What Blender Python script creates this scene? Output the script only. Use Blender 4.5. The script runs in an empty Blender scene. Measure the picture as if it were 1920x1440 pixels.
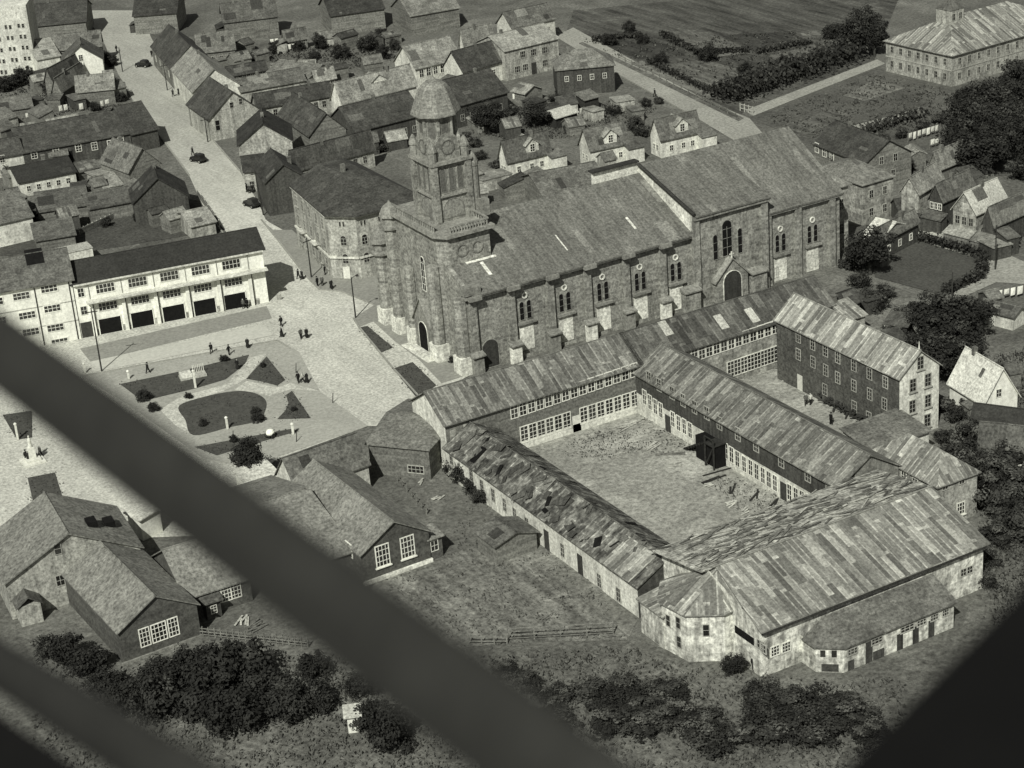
import bpy, bmesh, math, random
from mathutils import Vector, Matrix
from math import sin, cos, radians, pi, hypot, atan2, floor
RND = random.Random(11)
scene = bpy.context.scene
C = scene.collection

# ------------------------------------------------------------------ survey of the aerial view
# aircraft height 115 m, lens and attitude of the aerial camera; G() gives the ground/height-plane
# point seen at a place in the photograph (1920 x 1440), in metres
FPX, PIT, ROL, YAW, HGT = 3683.0, radians(23.81), radians(4.615), radians(61.67), 115.0
def _axes():
    F = (0, cos(PIT), -sin(PIT)); R = (1, 0, 0)
    D = (F[1]*R[2]-F[2]*R[1], F[2]*R[0]-F[0]*R[2], F[0]*R[1]-F[1]*R[0])
    c, s = cos(ROL), sin(ROL)
    rows = [tuple(c*R[i]+s*D[i] for i in range(3)), tuple(-s*R[i]+c*D[i] for i in range(3)), F]
    return [Vector((v[0]*sin(YAW)+v[1]*cos(YAW), -v[0]*cos(YAW)+v[1]*sin(YAW), v[2])) for v in rows]
AX = _axes()
def G(px, py, z=0.0):
    d = AX[0]*((px-960)/FPX) + AX[1]*((py-720)/FPX) + AX[2]
    t = (z-HGT)/d.z
    return Vector((t*d.x, t*d.y, z))

# ------------------------------------------------------------------ materials
TINT = (0.985, 1.0, 0.86)
def lin(s):
    s = s/255.0
    return ((s+.055)/1.055)**2.4 if s > .04045 else s/12.92
class NB:
    def __init__(s, name):
        s.m = bpy.data.materials.new(name); s.m.use_nodes = True
        s.t = s.m.node_tree; s.n = s.t.nodes; s.l = s.t.links
        s.b = s.n['Principled BSDF']
        s.tc = s.n.new('ShaderNodeTexCoord'); s.geo = s.n.new('ShaderNodeNewGeometry')
        s.oi = s.n.new('ShaderNodeObjectInfo')
    def put(s, sock, v):
        if hasattr(v, 'is_linked') or hasattr(v, 'links'): s.l.new(v, sock)
        else: sock.default_value = v
    def math(s, op, a, b=0.0, c=0.0, clamp=False):
        n = s.n.new('ShaderNodeMath'); n.operation = op; n.use_clamp = clamp
        s.put(n.inputs[0], a); s.put(n.inputs[1], b); s.put(n.inputs[2], c); return n.outputs[0]
    def mul(s, *a):
        r = a[0]
        for x in a[1:]: r = s.math('MULTIPLY', r, x)
        return r
    def rng(s, v, a, b, c, d):
        n = s.n.new('ShaderNodeMapRange'); s.put(n.inputs[0], v)
        for i, x in enumerate((a, b, c, d)): n.inputs[i+1].default_value = x
        return n.outputs[0]
    def vec(s, v, sc=(1, 1, 1), rot=(0, 0, 0), loc=(0, 0, 0)):
        n = s.n.new('ShaderNodeMapping'); s.l.new(v, n.inputs[0])
        n.inputs['Scale'].default_value = sc; n.inputs['Rotation'].default_value = rot; n.inputs['Location'].default_value = loc
        return n.outputs[0]
    def noise(s, v, sc, det=3.0, rough=.6, dist=0.0):
        n = s.n.new('ShaderNodeTexNoise'); s.l.new(v, n.inputs['Vector'])
        n.inputs['Scale'].default_value = sc; n.inputs['Detail'].default_value = det
        n.inputs['Roughness'].default_value = rough; n.inputs['Distortion'].default_value = dist
        return n.outputs['Fac']
    def sep(s, v):
        n = s.n.new('ShaderNodeSeparateXYZ'); s.l.new(v, n.inputs[0]); return n.outputs
    def comb(s, x, y, z=0.0):
        n = s.n.new('ShaderNodeCombineXYZ')
        for i, q in enumerate((x, y, z)): s.put(n.inputs[i], q)
        return n.outputs[0]
    def white(s, v):
        n = s.n.new('ShaderNodeTexWhiteNoise'); n.noise_dimensions = '3D'; s.l.new(v, n.inputs['Vector']); return n.outputs['Value']
    def pos(s): return s.geo.outputs['Position']
    def obj(s): return s.tc.outputs['Object']
    def uv(s): return s.tc.outputs['UV']
    def finish(s, v, rough=.9, bump=None, spec=.15, tint=TINT):
        n = s.n.new('ShaderNodeVectorMath'); n.operation = 'SCALE'
        n.inputs[0].default_value = tint; s.put(n.inputs[3], v)
        s.l.new(n.outputs[0], s.b.inputs['Base Color'])
        s.b.inputs['Roughness'].default_value = rough
        s.b.inputs['Specular IOR Level'].default_value = spec
        if bump is not None:
            k = s.n.new('ShaderNodeBump'); s.l.new(bump[0], k.inputs['Height'])
            k.inputs['Strength'].default_value = bump[1]; k.inputs['Distance'].default_value = bump[2]
            s.l.new(k.outputs[0], s.b.inputs['Normal'])
        return s.m

def M(name, tone, var=.25, vs=.18, grain=.3, gs=3.2, pat=None, pk=.2, psz=(1, 1), obvar=.15, stain=0.0, bump=.0, rough=.9, spec=.15):
    """tone = grey seen in the photo (0-255); pat: brick, boards, clap, sheets, rows"""
    b = NB(name)
    big = b.rng(b.noise(b.pos(), vs, 4, .65, .4), .3, .7, 1-var, 1+var)
    gr = b.noise(b.pos(), gs, 2, .75); grain = min(.75, grain*1.75)
    up = .97 if any(k in name for k in ('roof', 'iron', 'dome_')) and 'white' not in name else (1.14 if any(k in name for k in ('stone', 'wall', 'plaster_', 'boards', 'brick')) else 1.0)
    v = b.mul(lin(tone)*up, big, b.rng(gr, .25, .75, 1-grain, 1+grain))
    if obvar: v = b.mul(v, b.rng(b.oi.outputs['Random'], 0, 1, 1-obvar, 1+obvar))
    o = b.sep(b.obj())
    if pat == 'brick':
        t = b.n.new('ShaderNodeTexBrick')
        b.l.new(b.comb(b.math('ADD', o[0], o[1]), o[2]), t.inputs['Vector'])
        t.inputs['Scale'].default_value = 1; t.inputs['Brick Width'].default_value = psz[0]; t.inputs['Row Height'].default_value = psz[1]
        t.inputs['Color1'].default_value = (1-pk,)*3+(1,); t.inputs['Color2'].default_value = (1+pk,)*3+(1,)
        t.inputs['Mortar'].default_value = (1+pk*.8,)*3+(1,); t.inputs['Mortar Size'].default_value = .03
        k = b.n.new('ShaderNodeRGBToBW'); b.l.new(t.outputs['Color'], k.inputs[0]); v = b.mul(v, k.outputs[0])
    if pat == 'boards':
        q = b.white(b.comb(b.math('FLOOR', b.math('DIVIDE', b.math('ADD', o[0], o[1]), psz[0])), 0.0))
        v = b.mul(v, b.rng(q, 0, 1, 1-pk, 1+pk))
    if pat == 'clap':
        q = b.white(b.comb(b.math('FLOOR', b.math('DIVIDE', o[2], psz[0])), b.math('FLOOR', b.math('DIVIDE', b.math('ADD', o[0], o[1]), 3.7))))
        v = b.mul(v, b.rng(q, 0, 1, 1-pk, 1+pk))
    if pat in ('sheets', 'rows', 'streak'):
        u = b.sep(b.uv()); cu = b.math('FLOOR', b.math('DIVIDE', u[0], psz[0]))
        off = b.mul(b.white(b.comb(cu, 3.3)), psz[1])
        cv = b.math('FLOOR', b.math('DIVIDE', b.math('ADD', u[1], off), psz[1]))
        q = b.white(b.comb(cu, cv, 1.7))
        if pat == 'sheets':
            a = b.rng(q, 0, .8, 1-pk, 1+pk*.5)
            lite = b.math('GREATER_THAN', b.white(b.comb(cu, cv, 9.1)), .8)
            a = b.math('ADD', a, b.mul(lite, 1.3*pk+.15))
            fr = b.math('FRACT', b.math('DIVIDE', u[0], psz[0]))
            seam = b.mul(b.math('LESS_THAN', fr, .24), b.math('GREATER_THAN', b.white(b.comb(cu, cv, 5.5)), .42))
            fr2 = b.math('FRACT', b.math('DIVIDE', b.math('ADD', u[1], off), psz[1]))
            seam2 = b.mul(b.math('LESS_THAN', fr2, .09), b.math('GREATER_THAN', b.white(b.comb(cu, cv, 2.5)), .6))
            wob = b.rng(b.noise(b.pos(), 1.3, 2), .35, .65, .25, 1.0)
            a = b.math('ADD', a, b.mul(b.math('MAXIMUM', seam, seam2), wob, pk*3.0))
            a = b.mul(a, b.rng(b.noise(b.vec(b.uv(), (2.4, .16, 1)), 1.0, 4, .75), .3, .7, .68, 1.3))
            v = b.mul(v, a)
        elif pat == 'streak':
            a = b.noise(b.vec(b.uv(), (1.1, .12, 1)), 1.0, 4, .7)
            a2 = b.math('GREATER_THAN', b.white(b.comb(cu, cv, 9.1)), .93)
            v = b.mul(v, b.math('ADD', b.rng(a, .3, .7, 1-pk, 1+pk), b.mul(a2, pk*1.3)))
        else:
            v = b.mul(v, b.rng(q, 0, 1, 1-pk, 1+pk))
            row = b.math('LESS_THAN', b.math('FRACT', b.math('DIVIDE', u[1], psz[1])), .18)
            v = b.mul(v, b.math('SUBTRACT', 1.0, b.mul(row, pk)))
    if stain:
        st = b.noise(b.vec(b.pos(), (.9, .9, .16)), 1.0, 4, .7)
        v = b.mul(v, b.rng(st, .42, .62, 1.0, 1-stain))
        bl = b.noise(b.pos(), .55, 4, .7)
        v = b.mul(v, b.rng(bl, .48, .66, 1.0, 1-stain*.7))
    bp = None
    if bump: bp = (gr, bump, .25)
    return b.finish(v, rough, bp, spec)

def ground_mat(name, tone, var, vs, grain=.35, gs=2.2, streak=None, light=None, bump=.5, grad=None):
    b = NB(name)
    p = b.pos()
    v = b.mul(lin(tone)*(.82 if 'pav' in name or 'concrete' in name else 1.0), b.rng(b.noise(p, vs, 6, .68, .8), .28, .72, 1-var, 1+var), b.rng(b.noise(p, gs, 3, .8), .25, .75, 1-min(.8, grain*1.6), 1+grain*1.6))
    if streak:
        ang, amt, sc = streak
        q = b.noise(b.vec(p, (sc, sc*.12, sc), (0, 0, radians(ang))), 1.0, 4, .7)
        v = b.mul(v, b.rng(q, .3, .7, 1-amt, 1+amt))
    if light:
        q = b.noise(p, light[0], 5, .7, .5)
        v = b.mul(v, b.rng(q, light[1], light[1]+.14, 1.0, light[2]))
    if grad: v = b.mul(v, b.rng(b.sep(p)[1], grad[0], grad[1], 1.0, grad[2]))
    return b.finish(v, .95, (b.noise(p, 1.4, 5, .8), bump, .3), .1)

def leaf_mat(name, tone, k=.55):
    b = NB(name)
    w = b.rng(b.noise(b.pos(), .55, 3, .6), .3, .7, 1-k, 1+k)
    g = b.rng(b.white(b.vec(b.pos(), (2.5, 2.5, 2.5))), 0, 1, .85, 1.15)
    v = b.mul(lin(tone), w, b.rng(b.noise(b.pos(), 4, 2), .3, .7, .7, 1.3), b.rng(b.oi.outputs['Random'], 0, 1, .85, 1.15))
    return b.finish(v, .85, None, .1)

m = {}
m['stone'] = M('church_stone', 124, .14, .12, .34, 2.6, 'brick', .26, (1.1, .5), 0, stain=.26, bump=.3)
m['stone_pale'] = M('pale_infill_stone', 196, .18, .3, .3, 2.6, 'brick', .12, (.7, .4), 0, stain=.25)
m['stone_trim'] = M('stone_trim', 120, .2, .3, .3, 2.6, None, obvar=.1, stain=.2)
m['church_roof'] = M('church_roof', 100, .22, .12, .32, 2.6, 'streak', .34, (1.1, 5.5), 0)
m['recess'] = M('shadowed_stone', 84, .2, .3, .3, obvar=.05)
m['dark_trim'] = M('dark_trim', 48, .2, .3, .3)
m['dome'] = M('dome_shingle', 122, .15, .4, .3, 3.5, 'rows', .2, (.5, .55), 0)
m['plaster'] = M('white_plaster', 220, .08, .15, .12, 2.5, None, obvar=.05, stain=.16)
m['plaster_old'] = M('old_pale_plaster', 200, .14, .2, .24, 2.6, None, obvar=.08, stain=.3)
m['plaster_dirty'] = M('dirty_plaster', 160, .2, .35, .32, 2.6, None, obvar=.08, stain=.42)
m['rubble'] = M('patched_wall', 138, .25, .5, .4, 2.2, 'brick', .3, (1.3, .9), .05, stain=.35)
m['rubble_pale'] = M('pale_mottled_wall', 186, .2, .5, .34, 2.0, 'brick', .16, (1.6, 1.1), .03, stain=.5)
m['wood_dark'] = M('dark_boards', 62, .2, .3, .3, 3, 'boards', .22, (.35, 1))
m['wood_mid'] = M('grey_boards', 98, .2, .3, .3, 3, 'clap', .25, (.3, 1))
m['wood_pale'] = M('pale_boards', 150, .2, .3, .3, 3, 'boards', .3, (.5, 1), stain=.3)
m['wood_brown'] = M('shingled_wall', 76, .22, .35, .32, 3, 'clap', .15, (.45, 1))
m['brickwall'] = M('dark_brick', 76, .2, .3, .34, 3, 'brick', .2, (.5, .3), .05, stain=.25)
m['roof_felt'] = M('mottled_roof', 118, .26, .16, .36, 2.4, None, obvar=.1, stain=.22)
m['roof_dark'] = M('dark_roof', 66, .34, .3, .34, 2.8, 'rows', .12, (.8, .9), .3, stain=.25)
m['roof_black'] = M('tarred_roof', 50, .15, .2, .26, 2.8, 'rows', .08, (1.2, 1.6), .05)
m['roof_mid'] = M('grey_roof', 96, .32, .3, .34, 2.8, 'rows', .12, (.8, .9), .3, stain=.25)
m['roof_light'] = M('pale_grey_roof', 128, .3, .3, .34, 2.8, 'rows', .12, (.8, .9), .3, stain=.25)
m['roof_white'] = M('white_roof', 186, .15, .3, .3, 2.8, 'rows', .1, (.8, .9))
m['patch'] = M('patchwork_iron', 112, .16, .25, .26, 3, 'sheets', .4, (.74, 4.8), 0)
m['patch_dark'] = M('dark_patchwork_iron', 74, .25, .2, .3, 3, 'sheets', .3, (1.0, 4.2), 0)
m['patch_mid'] = M('worn_iron', 94, .25, .2, .3, 3, 'sheets', .36, (.74, 4.0), 0)
m['patch_stripe'] = M('striped_iron', 122, .15, .25, .26, 3, 'sheets', .42, (.72, 5.6), 0)
m['ragged'] = M('ragged_roofing', 150, .35, .35, .45, 1.6, 'rows', .35, (2.3, .5), 0, bump=1.0)
m['ruin'] = M('ruined_roofing', 92, .6, .45, .5, 1.3, 'sheets', .4, (1.0, 2.0), 0, stain=.3, bump=1.0)
m['mend_dark'] = M('mended_dark_roof', 58, .2, .3, .3)
m['mend_mid'] = M('mended_roof', 84, .2, .3, .3)
m['mend_light'] = M('mended_pale_roof', 112, .2, .3, .3)
m['frame_white'] = M('white_window_frame', 205, .08, .5, .12)
m['frame_grey'] = M('grey_window_frame', 150, .15, .5, .2)
m['glass'] = M('window_glass', 44, .35, .8, .3, obvar=.6, rough=.25, spec=.5)
m['glass_dark'] = M('dark_opening', 18, .3, .8, .3)
m['door'] = M('dark_door', 58, .15, .5, .25, pat='boards', psz=(.4, 1))
m['brick_chim'] = M('chimney_brick', 92, .2, .8, .3)
m['iron_dark'] = M('dark_iron', 45, .1, .5, .1, rough=.6)
m['paint_white'] = M('white_paint', 205, .08, .5, .15)
m['cloth_white'] = M('white_cloth', 225, .1, .8, .12)
m['timber'] = M('grey_timber', 105, .2, .8, .3)
m['timber_dark'] = M('dark_timber', 48, .2, .8, .3)
m['tin_light'] = M('light_tin', 165, .2, .6, .3)
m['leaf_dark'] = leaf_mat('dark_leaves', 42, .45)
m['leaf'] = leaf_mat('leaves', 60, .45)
m['leaf_lit'] = leaf_mat('pale_lit_leaves', 80, .4)
m['bark'] = M('bark', 60, .2, 1, .3)
m['coat'] = M('dark_clothing', 32, .1, 2, .15, obvar=.4)
m['skin'] = M('skin_tone', 130, .05, 2, .1)
m['carbody'] = M('car_paint', 36, .1, .5, .1, rough=.35, spec=.5, obvar=.3)
m['rubber'] = M('rubber', 25, .1, 1, .1)
m['strut'] = M('painted_strut', 42, .22, 9, .16, gs=420, obvar=0)
m['strut_dark'] = M('dark_wing_fabric', 10, .25, 9, .2, gs=420, obvar=0)

# ------------------------------------------------------------------ mesh builder
class MB:
    def __init__(s): s.v = []; s.f = []; s.m = []; s.uv = {}
    def poly(s, pts, mi=0, uv=None):
        i = len(s.v); s.v += [tuple(p) for p in pts]
        if uv: s.uv[len(s.f)] = uv
        s.f.append(tuple(range(i, i+len(pts)))); s.m.append(mi); return s
    def box(s, x0, y0, z0, x1, y1, z1, mi=0):
        return s.hexa([(x0, y0, z0), (x1, y0, z0), (x1, y1, z0), (x0, y1, z0)], [(x0, y0, z1), (x1, y0, z1), (x1, y1, z1), (x0, y1, z1)], mi)
    def hexa(s, lo, hi, mi=0):
        n = len(lo); i = len(s.v); s.v += [tuple(p) for p in lo]+[tuple(p) for p in hi]
        s.f.append(tuple(i+k for k in reversed(range(n)))); s.f.append(tuple(i+n+k for k in range(n))); s.m += [mi, mi]
        for k in range(n):
            j = (k+1) % n; s.f.append((i+k, i+j, i+n+j, i+n+k)); s.m.append(mi)
        return s
    def prism(s, pts, z0, z1, mi=0):
        return s.hexa([(p[0], p[1], z0) for p in pts], [(p[0], p[1], z1) for p in pts], mi)
    def slab(s, pts, t=.15, mi=0):
        """roof slab: top polygon (ccw from above) with slope-aligned uv, thickness t"""
        P = [Vector(p) for p in pts]
        n = Vector((0, 0, 0))
        for k in range(len(P)):
            a, b = P[k], P[(k+1) % len(P)]
            n += Vector(((a.y-b.y)*(a.z+b.z), (a.z-b.z)*(a.x+b.x), (a.x-b.x)*(a.y+b.y)))
        n.normalize()
        if n.z < 0: P.reverse(); n = -n
        sl = Vector((0, 0, 1)) - n*n.z
        sl = sl.normalized() if sl.length > 1e-3 else Vector((0, 1, 0))
        u = sl.cross(n)
        s.poly(P, mi, [(p.dot(u), p.dot(sl)) for p in P])
        L = [p - Vector((0, 0, t)) for p in P]
        s.poly(list(reversed(L)), mi)
        for k in range(len(P)):
            j = (k+1) % len(P); s.poly([L[k], L[j], P[j], P[k]], mi)
        return s
    def tube(s, a, b, r0, r1=None, n=8, mi=0, cap=True):
        a, b = Vector(a), Vector(b); r1 = r0 if r1 is None else r1
        d = (b-a).normalized(); x = d.orthogonal().normalized(); y = d.cross(x)
        lo = [a+(x*cos(2*pi*k/n)+y*sin(2*pi*k/n))*r0 for k in range(n)]
        hi = [b+(x*cos(2*pi*k/n)+y*sin(2*pi*k/n))*r1 for k in range(n)]
        return s.hexa(lo, hi, mi)
    def lathe(s, prof, c, n=16, mi=0, a0=0.0):
        """prof: list of (r,z)"""
        rings = []
        for r, z in prof:
            i = len(s.v); s.v += [(c[0]+r*cos(a0+2*pi*k/n), c[1]+r*sin(a0+2*pi*k/n), c[2]+z) for k in range(n)]; rings.append(i)
        for q in range(len(rings)-1):
            for k in range(n):
                j = (k+1) % n; s.f.append((rings[q]+k, rings[q]+j, rings[q+1]+j, rings[q+1]+k)); s.m.append(mi)
        s.f.append(tuple(rings[0]+k for k in reversed(range(n)))); s.m.append(mi)
        s.f.append(tuple(rings[-1]+k for k in range(n))); s.m.append(mi)
        return s
    def mesh(s, name, mats):
        me = bpy.data.meshes.new(name); me.from_pydata(s.v, [], s.f)
        for q in (mats if isinstance(mats, (list, tuple)) else [mats]): me.materials.append(q)
        me.polygons.foreach_set('material_index', s.m)
        if s.uv:
            lay = me.uv_layers.new(name='UVMap')
            for fi, uv in s.uv.items():
                st = me.polygons[fi].loop_start
                for k, q in enumerate(uv): lay.data[st+k].uv = q
        me.update(); return me
    def build(s, name, mats, parent=None, loc=None, smooth=False):
        me = s.mesh(name, mats)
        if smooth: me.polygons.foreach_set('use_smooth', [True]*len(me.polygons))
        return link(name, me, parent, loc)
def link(name, me, parent=None, loc=None):
    o = bpy.data.objects.new(name, me); C.objects.link(o); o.parent = parent
    if loc is not None: o.location = loc
    return o
USED = {}
def tag(o, label, cat, group=None, kind=None):
    o['label'] = label
    if cat: o['category'] = cat
    if group: o['group'] = group
    if kind: o['kind'] = kind
    return o
def thing(name, label, cat, loc=(0, 0, 0), rz=0.0, group=None):
    o = bpy.data.objects.new(name, None); C.objects.link(o); o.empty_display_size = .5
    o.location = loc; o.rotation_euler = (0, 0, rz)
    return tag(o, label, cat, group)
def struct(o, label=None):
    o['kind'] = 'structure'
    if label: o['label'] = label
    return o
def dup(o, parent=None):
    c = o.copy(); C.objects.link(c); c.parent = parent
    for ch in list(o.children): dup(ch, c)
    return c

# ------------------------------------------------------------------ windows (frame + pane), shared by all walls
WCACHE = {}
def window(parent, side, L, w, u, z, st):
    """side f/b/l/r of a local box L x w; u = centre along wall; st=(width,height,nx,ny,frame,pane,kind)"""
    ww, wh, nx, ny, fm, pm, kind = st
    if st not in WCACHE:
        b = MB(); t = min(.12, ww*.085); t2 = t*.55; e = .09
        h2 = wh
        if kind == 'arch':
            h2 = wh-ww/2
            N = 8
            for k in range(N):
                a0, a1 = pi*k/N, pi*(k+1)/N
                def pt(a, r, y): return (r*cos(a), y, h2+r*sin(a))
                R0, R1 = ww/2-t, ww/2
                b.hexa([pt(a0, R0, -e), pt(a0, R1, -e), pt(a1, R1, -e), pt(a1, R0, -e)], [pt(a0, R0, .02), pt(a0, R1, .02), pt(a1, R1, .02), pt(a1, R0, .02)])
        else:
            b.box(-ww/2, -e, wh-t, ww/2, .02, wh)
        b.box(-ww/2, -e, 0, -ww/2+t, .02, h2-(t if kind != 'arch' else 0)); b.box(ww/2-t, -e, 0, ww/2, .02, h2-(t if kind != 'arch' else 0))
        b.box(-ww/2+t, -e, 0, ww/2-t, .02, t)
        for k in range(1, nx):
            x = -ww/2+ww*k/nx; b.box(x-t2/2, -e*.8, t, x+t2/2, .015, h2-t)
        for k in range(1, ny):
            zz = wh*k/ny; b.box(-ww/2+t, -e*.7, zz-t2/2, ww/2-t, .01, zz+t2/2)
        if kind == 'sill': b.box(-ww/2-.15, -.22, -.14, ww/2+.15, .02, -.002)
        fme = b.mesh('window', m[fm])
        p = MB()
        if kind == 'arch':
            p.poly([(-ww/2+.03, -.03, .03), (ww/2-.03, -.03, .03)]+[((ww/2-.03)*cos(pi*k/8), -.03, h2+(ww/2-.03)*sin(pi*k/8)) for k in range(9)])
        else:
            p.poly([(-ww/2+.03, -.03, .03), (ww/2-.03, -.03, .03), (ww/2-.03, -.03, wh-.03), (-ww/2+.03, -.03, wh-.03)])
        WCACHE[st] = (fme, p.mesh('pane', m[pm]))
    fme, pme = WCACHE[st]
    x, y, r = {'f': (u, 0, 0), 'b': (L-u, w, pi), 'l': (0, w-u, -pi/2), 'r': (L, u, pi/2)}[side]
    o = link('window', fme, parent, (x, y, z)); o.rotation_euler = (0, 0, r)
    link('pane', pme, o)
    return o
def wrow(parent, side, L, w, us, z, st):
    for u in us: window(parent, side, L, w, u, z, st)
def span(n, a, b): return [a+(b-a)*(k+.5)/n for k in range(n)]
def doorpart(parent, side, L, w, u, z, dw, dh, mat='door', name='door'):
    b = MB().box(-dw/2, -.06, 0, dw/2, .02, dh)
    x, y, r = {'f': (u, 0, 0), 'b': (L-u, w, pi), 'l': (0, w-u, -pi/2), 'r': (L, u, pi/2)}[side]
    o = b.build(name, m[mat], parent, (x, y, z)); o.rotation_euler = (0, 0, r); return o
W_SM = (.9, 1.2, 2, 2, 'frame_white', 'glass', '')
W_MD = (1.1, 1.6, 2, 3, 'frame_white', 'glass', '')
W_DK = (1.0, 1.5, 2, 2, 'frame_grey', 'glass', '')

# ------------------------------------------------------------------ house builder
def shell(t, L, w, he, hr, wall, roof, ridge='x', hip=(0, 0), ov=.35, th=.16, base=0.0, rname='roof', kind='gable'):
    T = (lambda x, y, z: (x, y, z)) if ridge == 'x' else (lambda x, y, z: (y, x, z))
    LL, WW = (L, w) if ridge == 'x' else (w, L)
    b = MB()
    def quad(a, c): b.poly([T(*a, base), T(*c, base), T(*c, he), T(*a, he)])
    k = (hr-he)/(WW/2)
    if kind == 'flat':
        b.prism([(0, 0), (L, 0), (L, w), (0, w)], base, he)
        wl = b.build('wall', m[wall], t)
        r = MB(); r.slab([(-ov, -ov, he+th), (L+ov, -ov, he+th), (L+ov, w+ov, he+th), (-ov, w+ov, he+th)], th-.004)
        return wl, r.build(rname, m[roof], t)
    if kind == 'shed':      # low edge at front (y=0), high edge at back
        b.poly([(0, 0, base), (L, 0, base), (L, 0, he), (0, 0, he)]); b.poly([(L, w, base), (0, w, base), (0, w, hr), (L, w, hr)])
        b.poly([(L, 0, base), (L, w, base), (L, w, hr), (L, 0, he)]); b.poly([(0, w, base), (0, 0, base), (0, 0, he), (0, w, hr)])
        wl = b.build('wall', m[wall], t)
        q = (hr-he)/w; r = MB()
        r.slab([(-ov, -ov, he-q*ov+th), (L+ov, -ov, he-q*ov+th), (L+ov, w+ov, hr+q*ov+th), (-ov, w+ov, hr+q*ov+th)], th-.004)
        return wl, r.build(rname, m[roof], t)
    quad((0, 0), (LL, 0)); quad((LL, WW), (0, WW))
    for x, hp in ((0, hip[0]), (LL, hip[1])):
        if hp: b.poly([T(x, 0, base), T(x, WW, base), T(x, WW, he), T(x, 0, he)])
        else: b.poly([T(x, 0, base), T(x, WW, base), T(x, WW, he), T(x, WW/2, hr), T(x, 0, he)])
    wl = b.build('wall', m[wall], t)
    r = MB(); zl = he-k*ov+th; zr = hr+th
    xa, xb = (-ov if not hip[0] else hip[0]), (LL+ov if not hip[1] else LL-hip[1])
    x0, x1 = -ov, LL+ov
    r.slab([T(x0, -ov, zl), T(x1, -ov, zl), T(xb, WW/2, zr), T(xa, WW/2, zr)], th-.004)
    r.slab([T(x1, WW+ov, zl), T(x0, WW+ov, zl), T(xa, WW/2, zr), T(xb, WW/2, zr)], th-.004)
    if hip[0]: r.slab([T(x0, WW+ov, zl), T(x0, -ov, zl), T(xa, WW/2, zr)], th-.004)
    if hip[1]: r.slab([T(x1, -ov, zl), T(x1, WW+ov, zl), T(xb, WW/2, zr)], th-.004)
    rf = r.build(rname, m[roof], t)
    if ov > .1 and not hip[0] and not hip[1]:
        rc = MB(); rc.tube(T(x0, WW/2, zr+.02), T(x1, WW/2, zr+.02), .1, n=6); rc.build('ridge_cap', m[roof], rf)
    return wl, rf
def frame(A, B, he):
    a, b = G(A[0], A[1], he), G(B[0], B[1], he); d = b-a
    return a, d.length, atan2(d.y, d.x)
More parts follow.
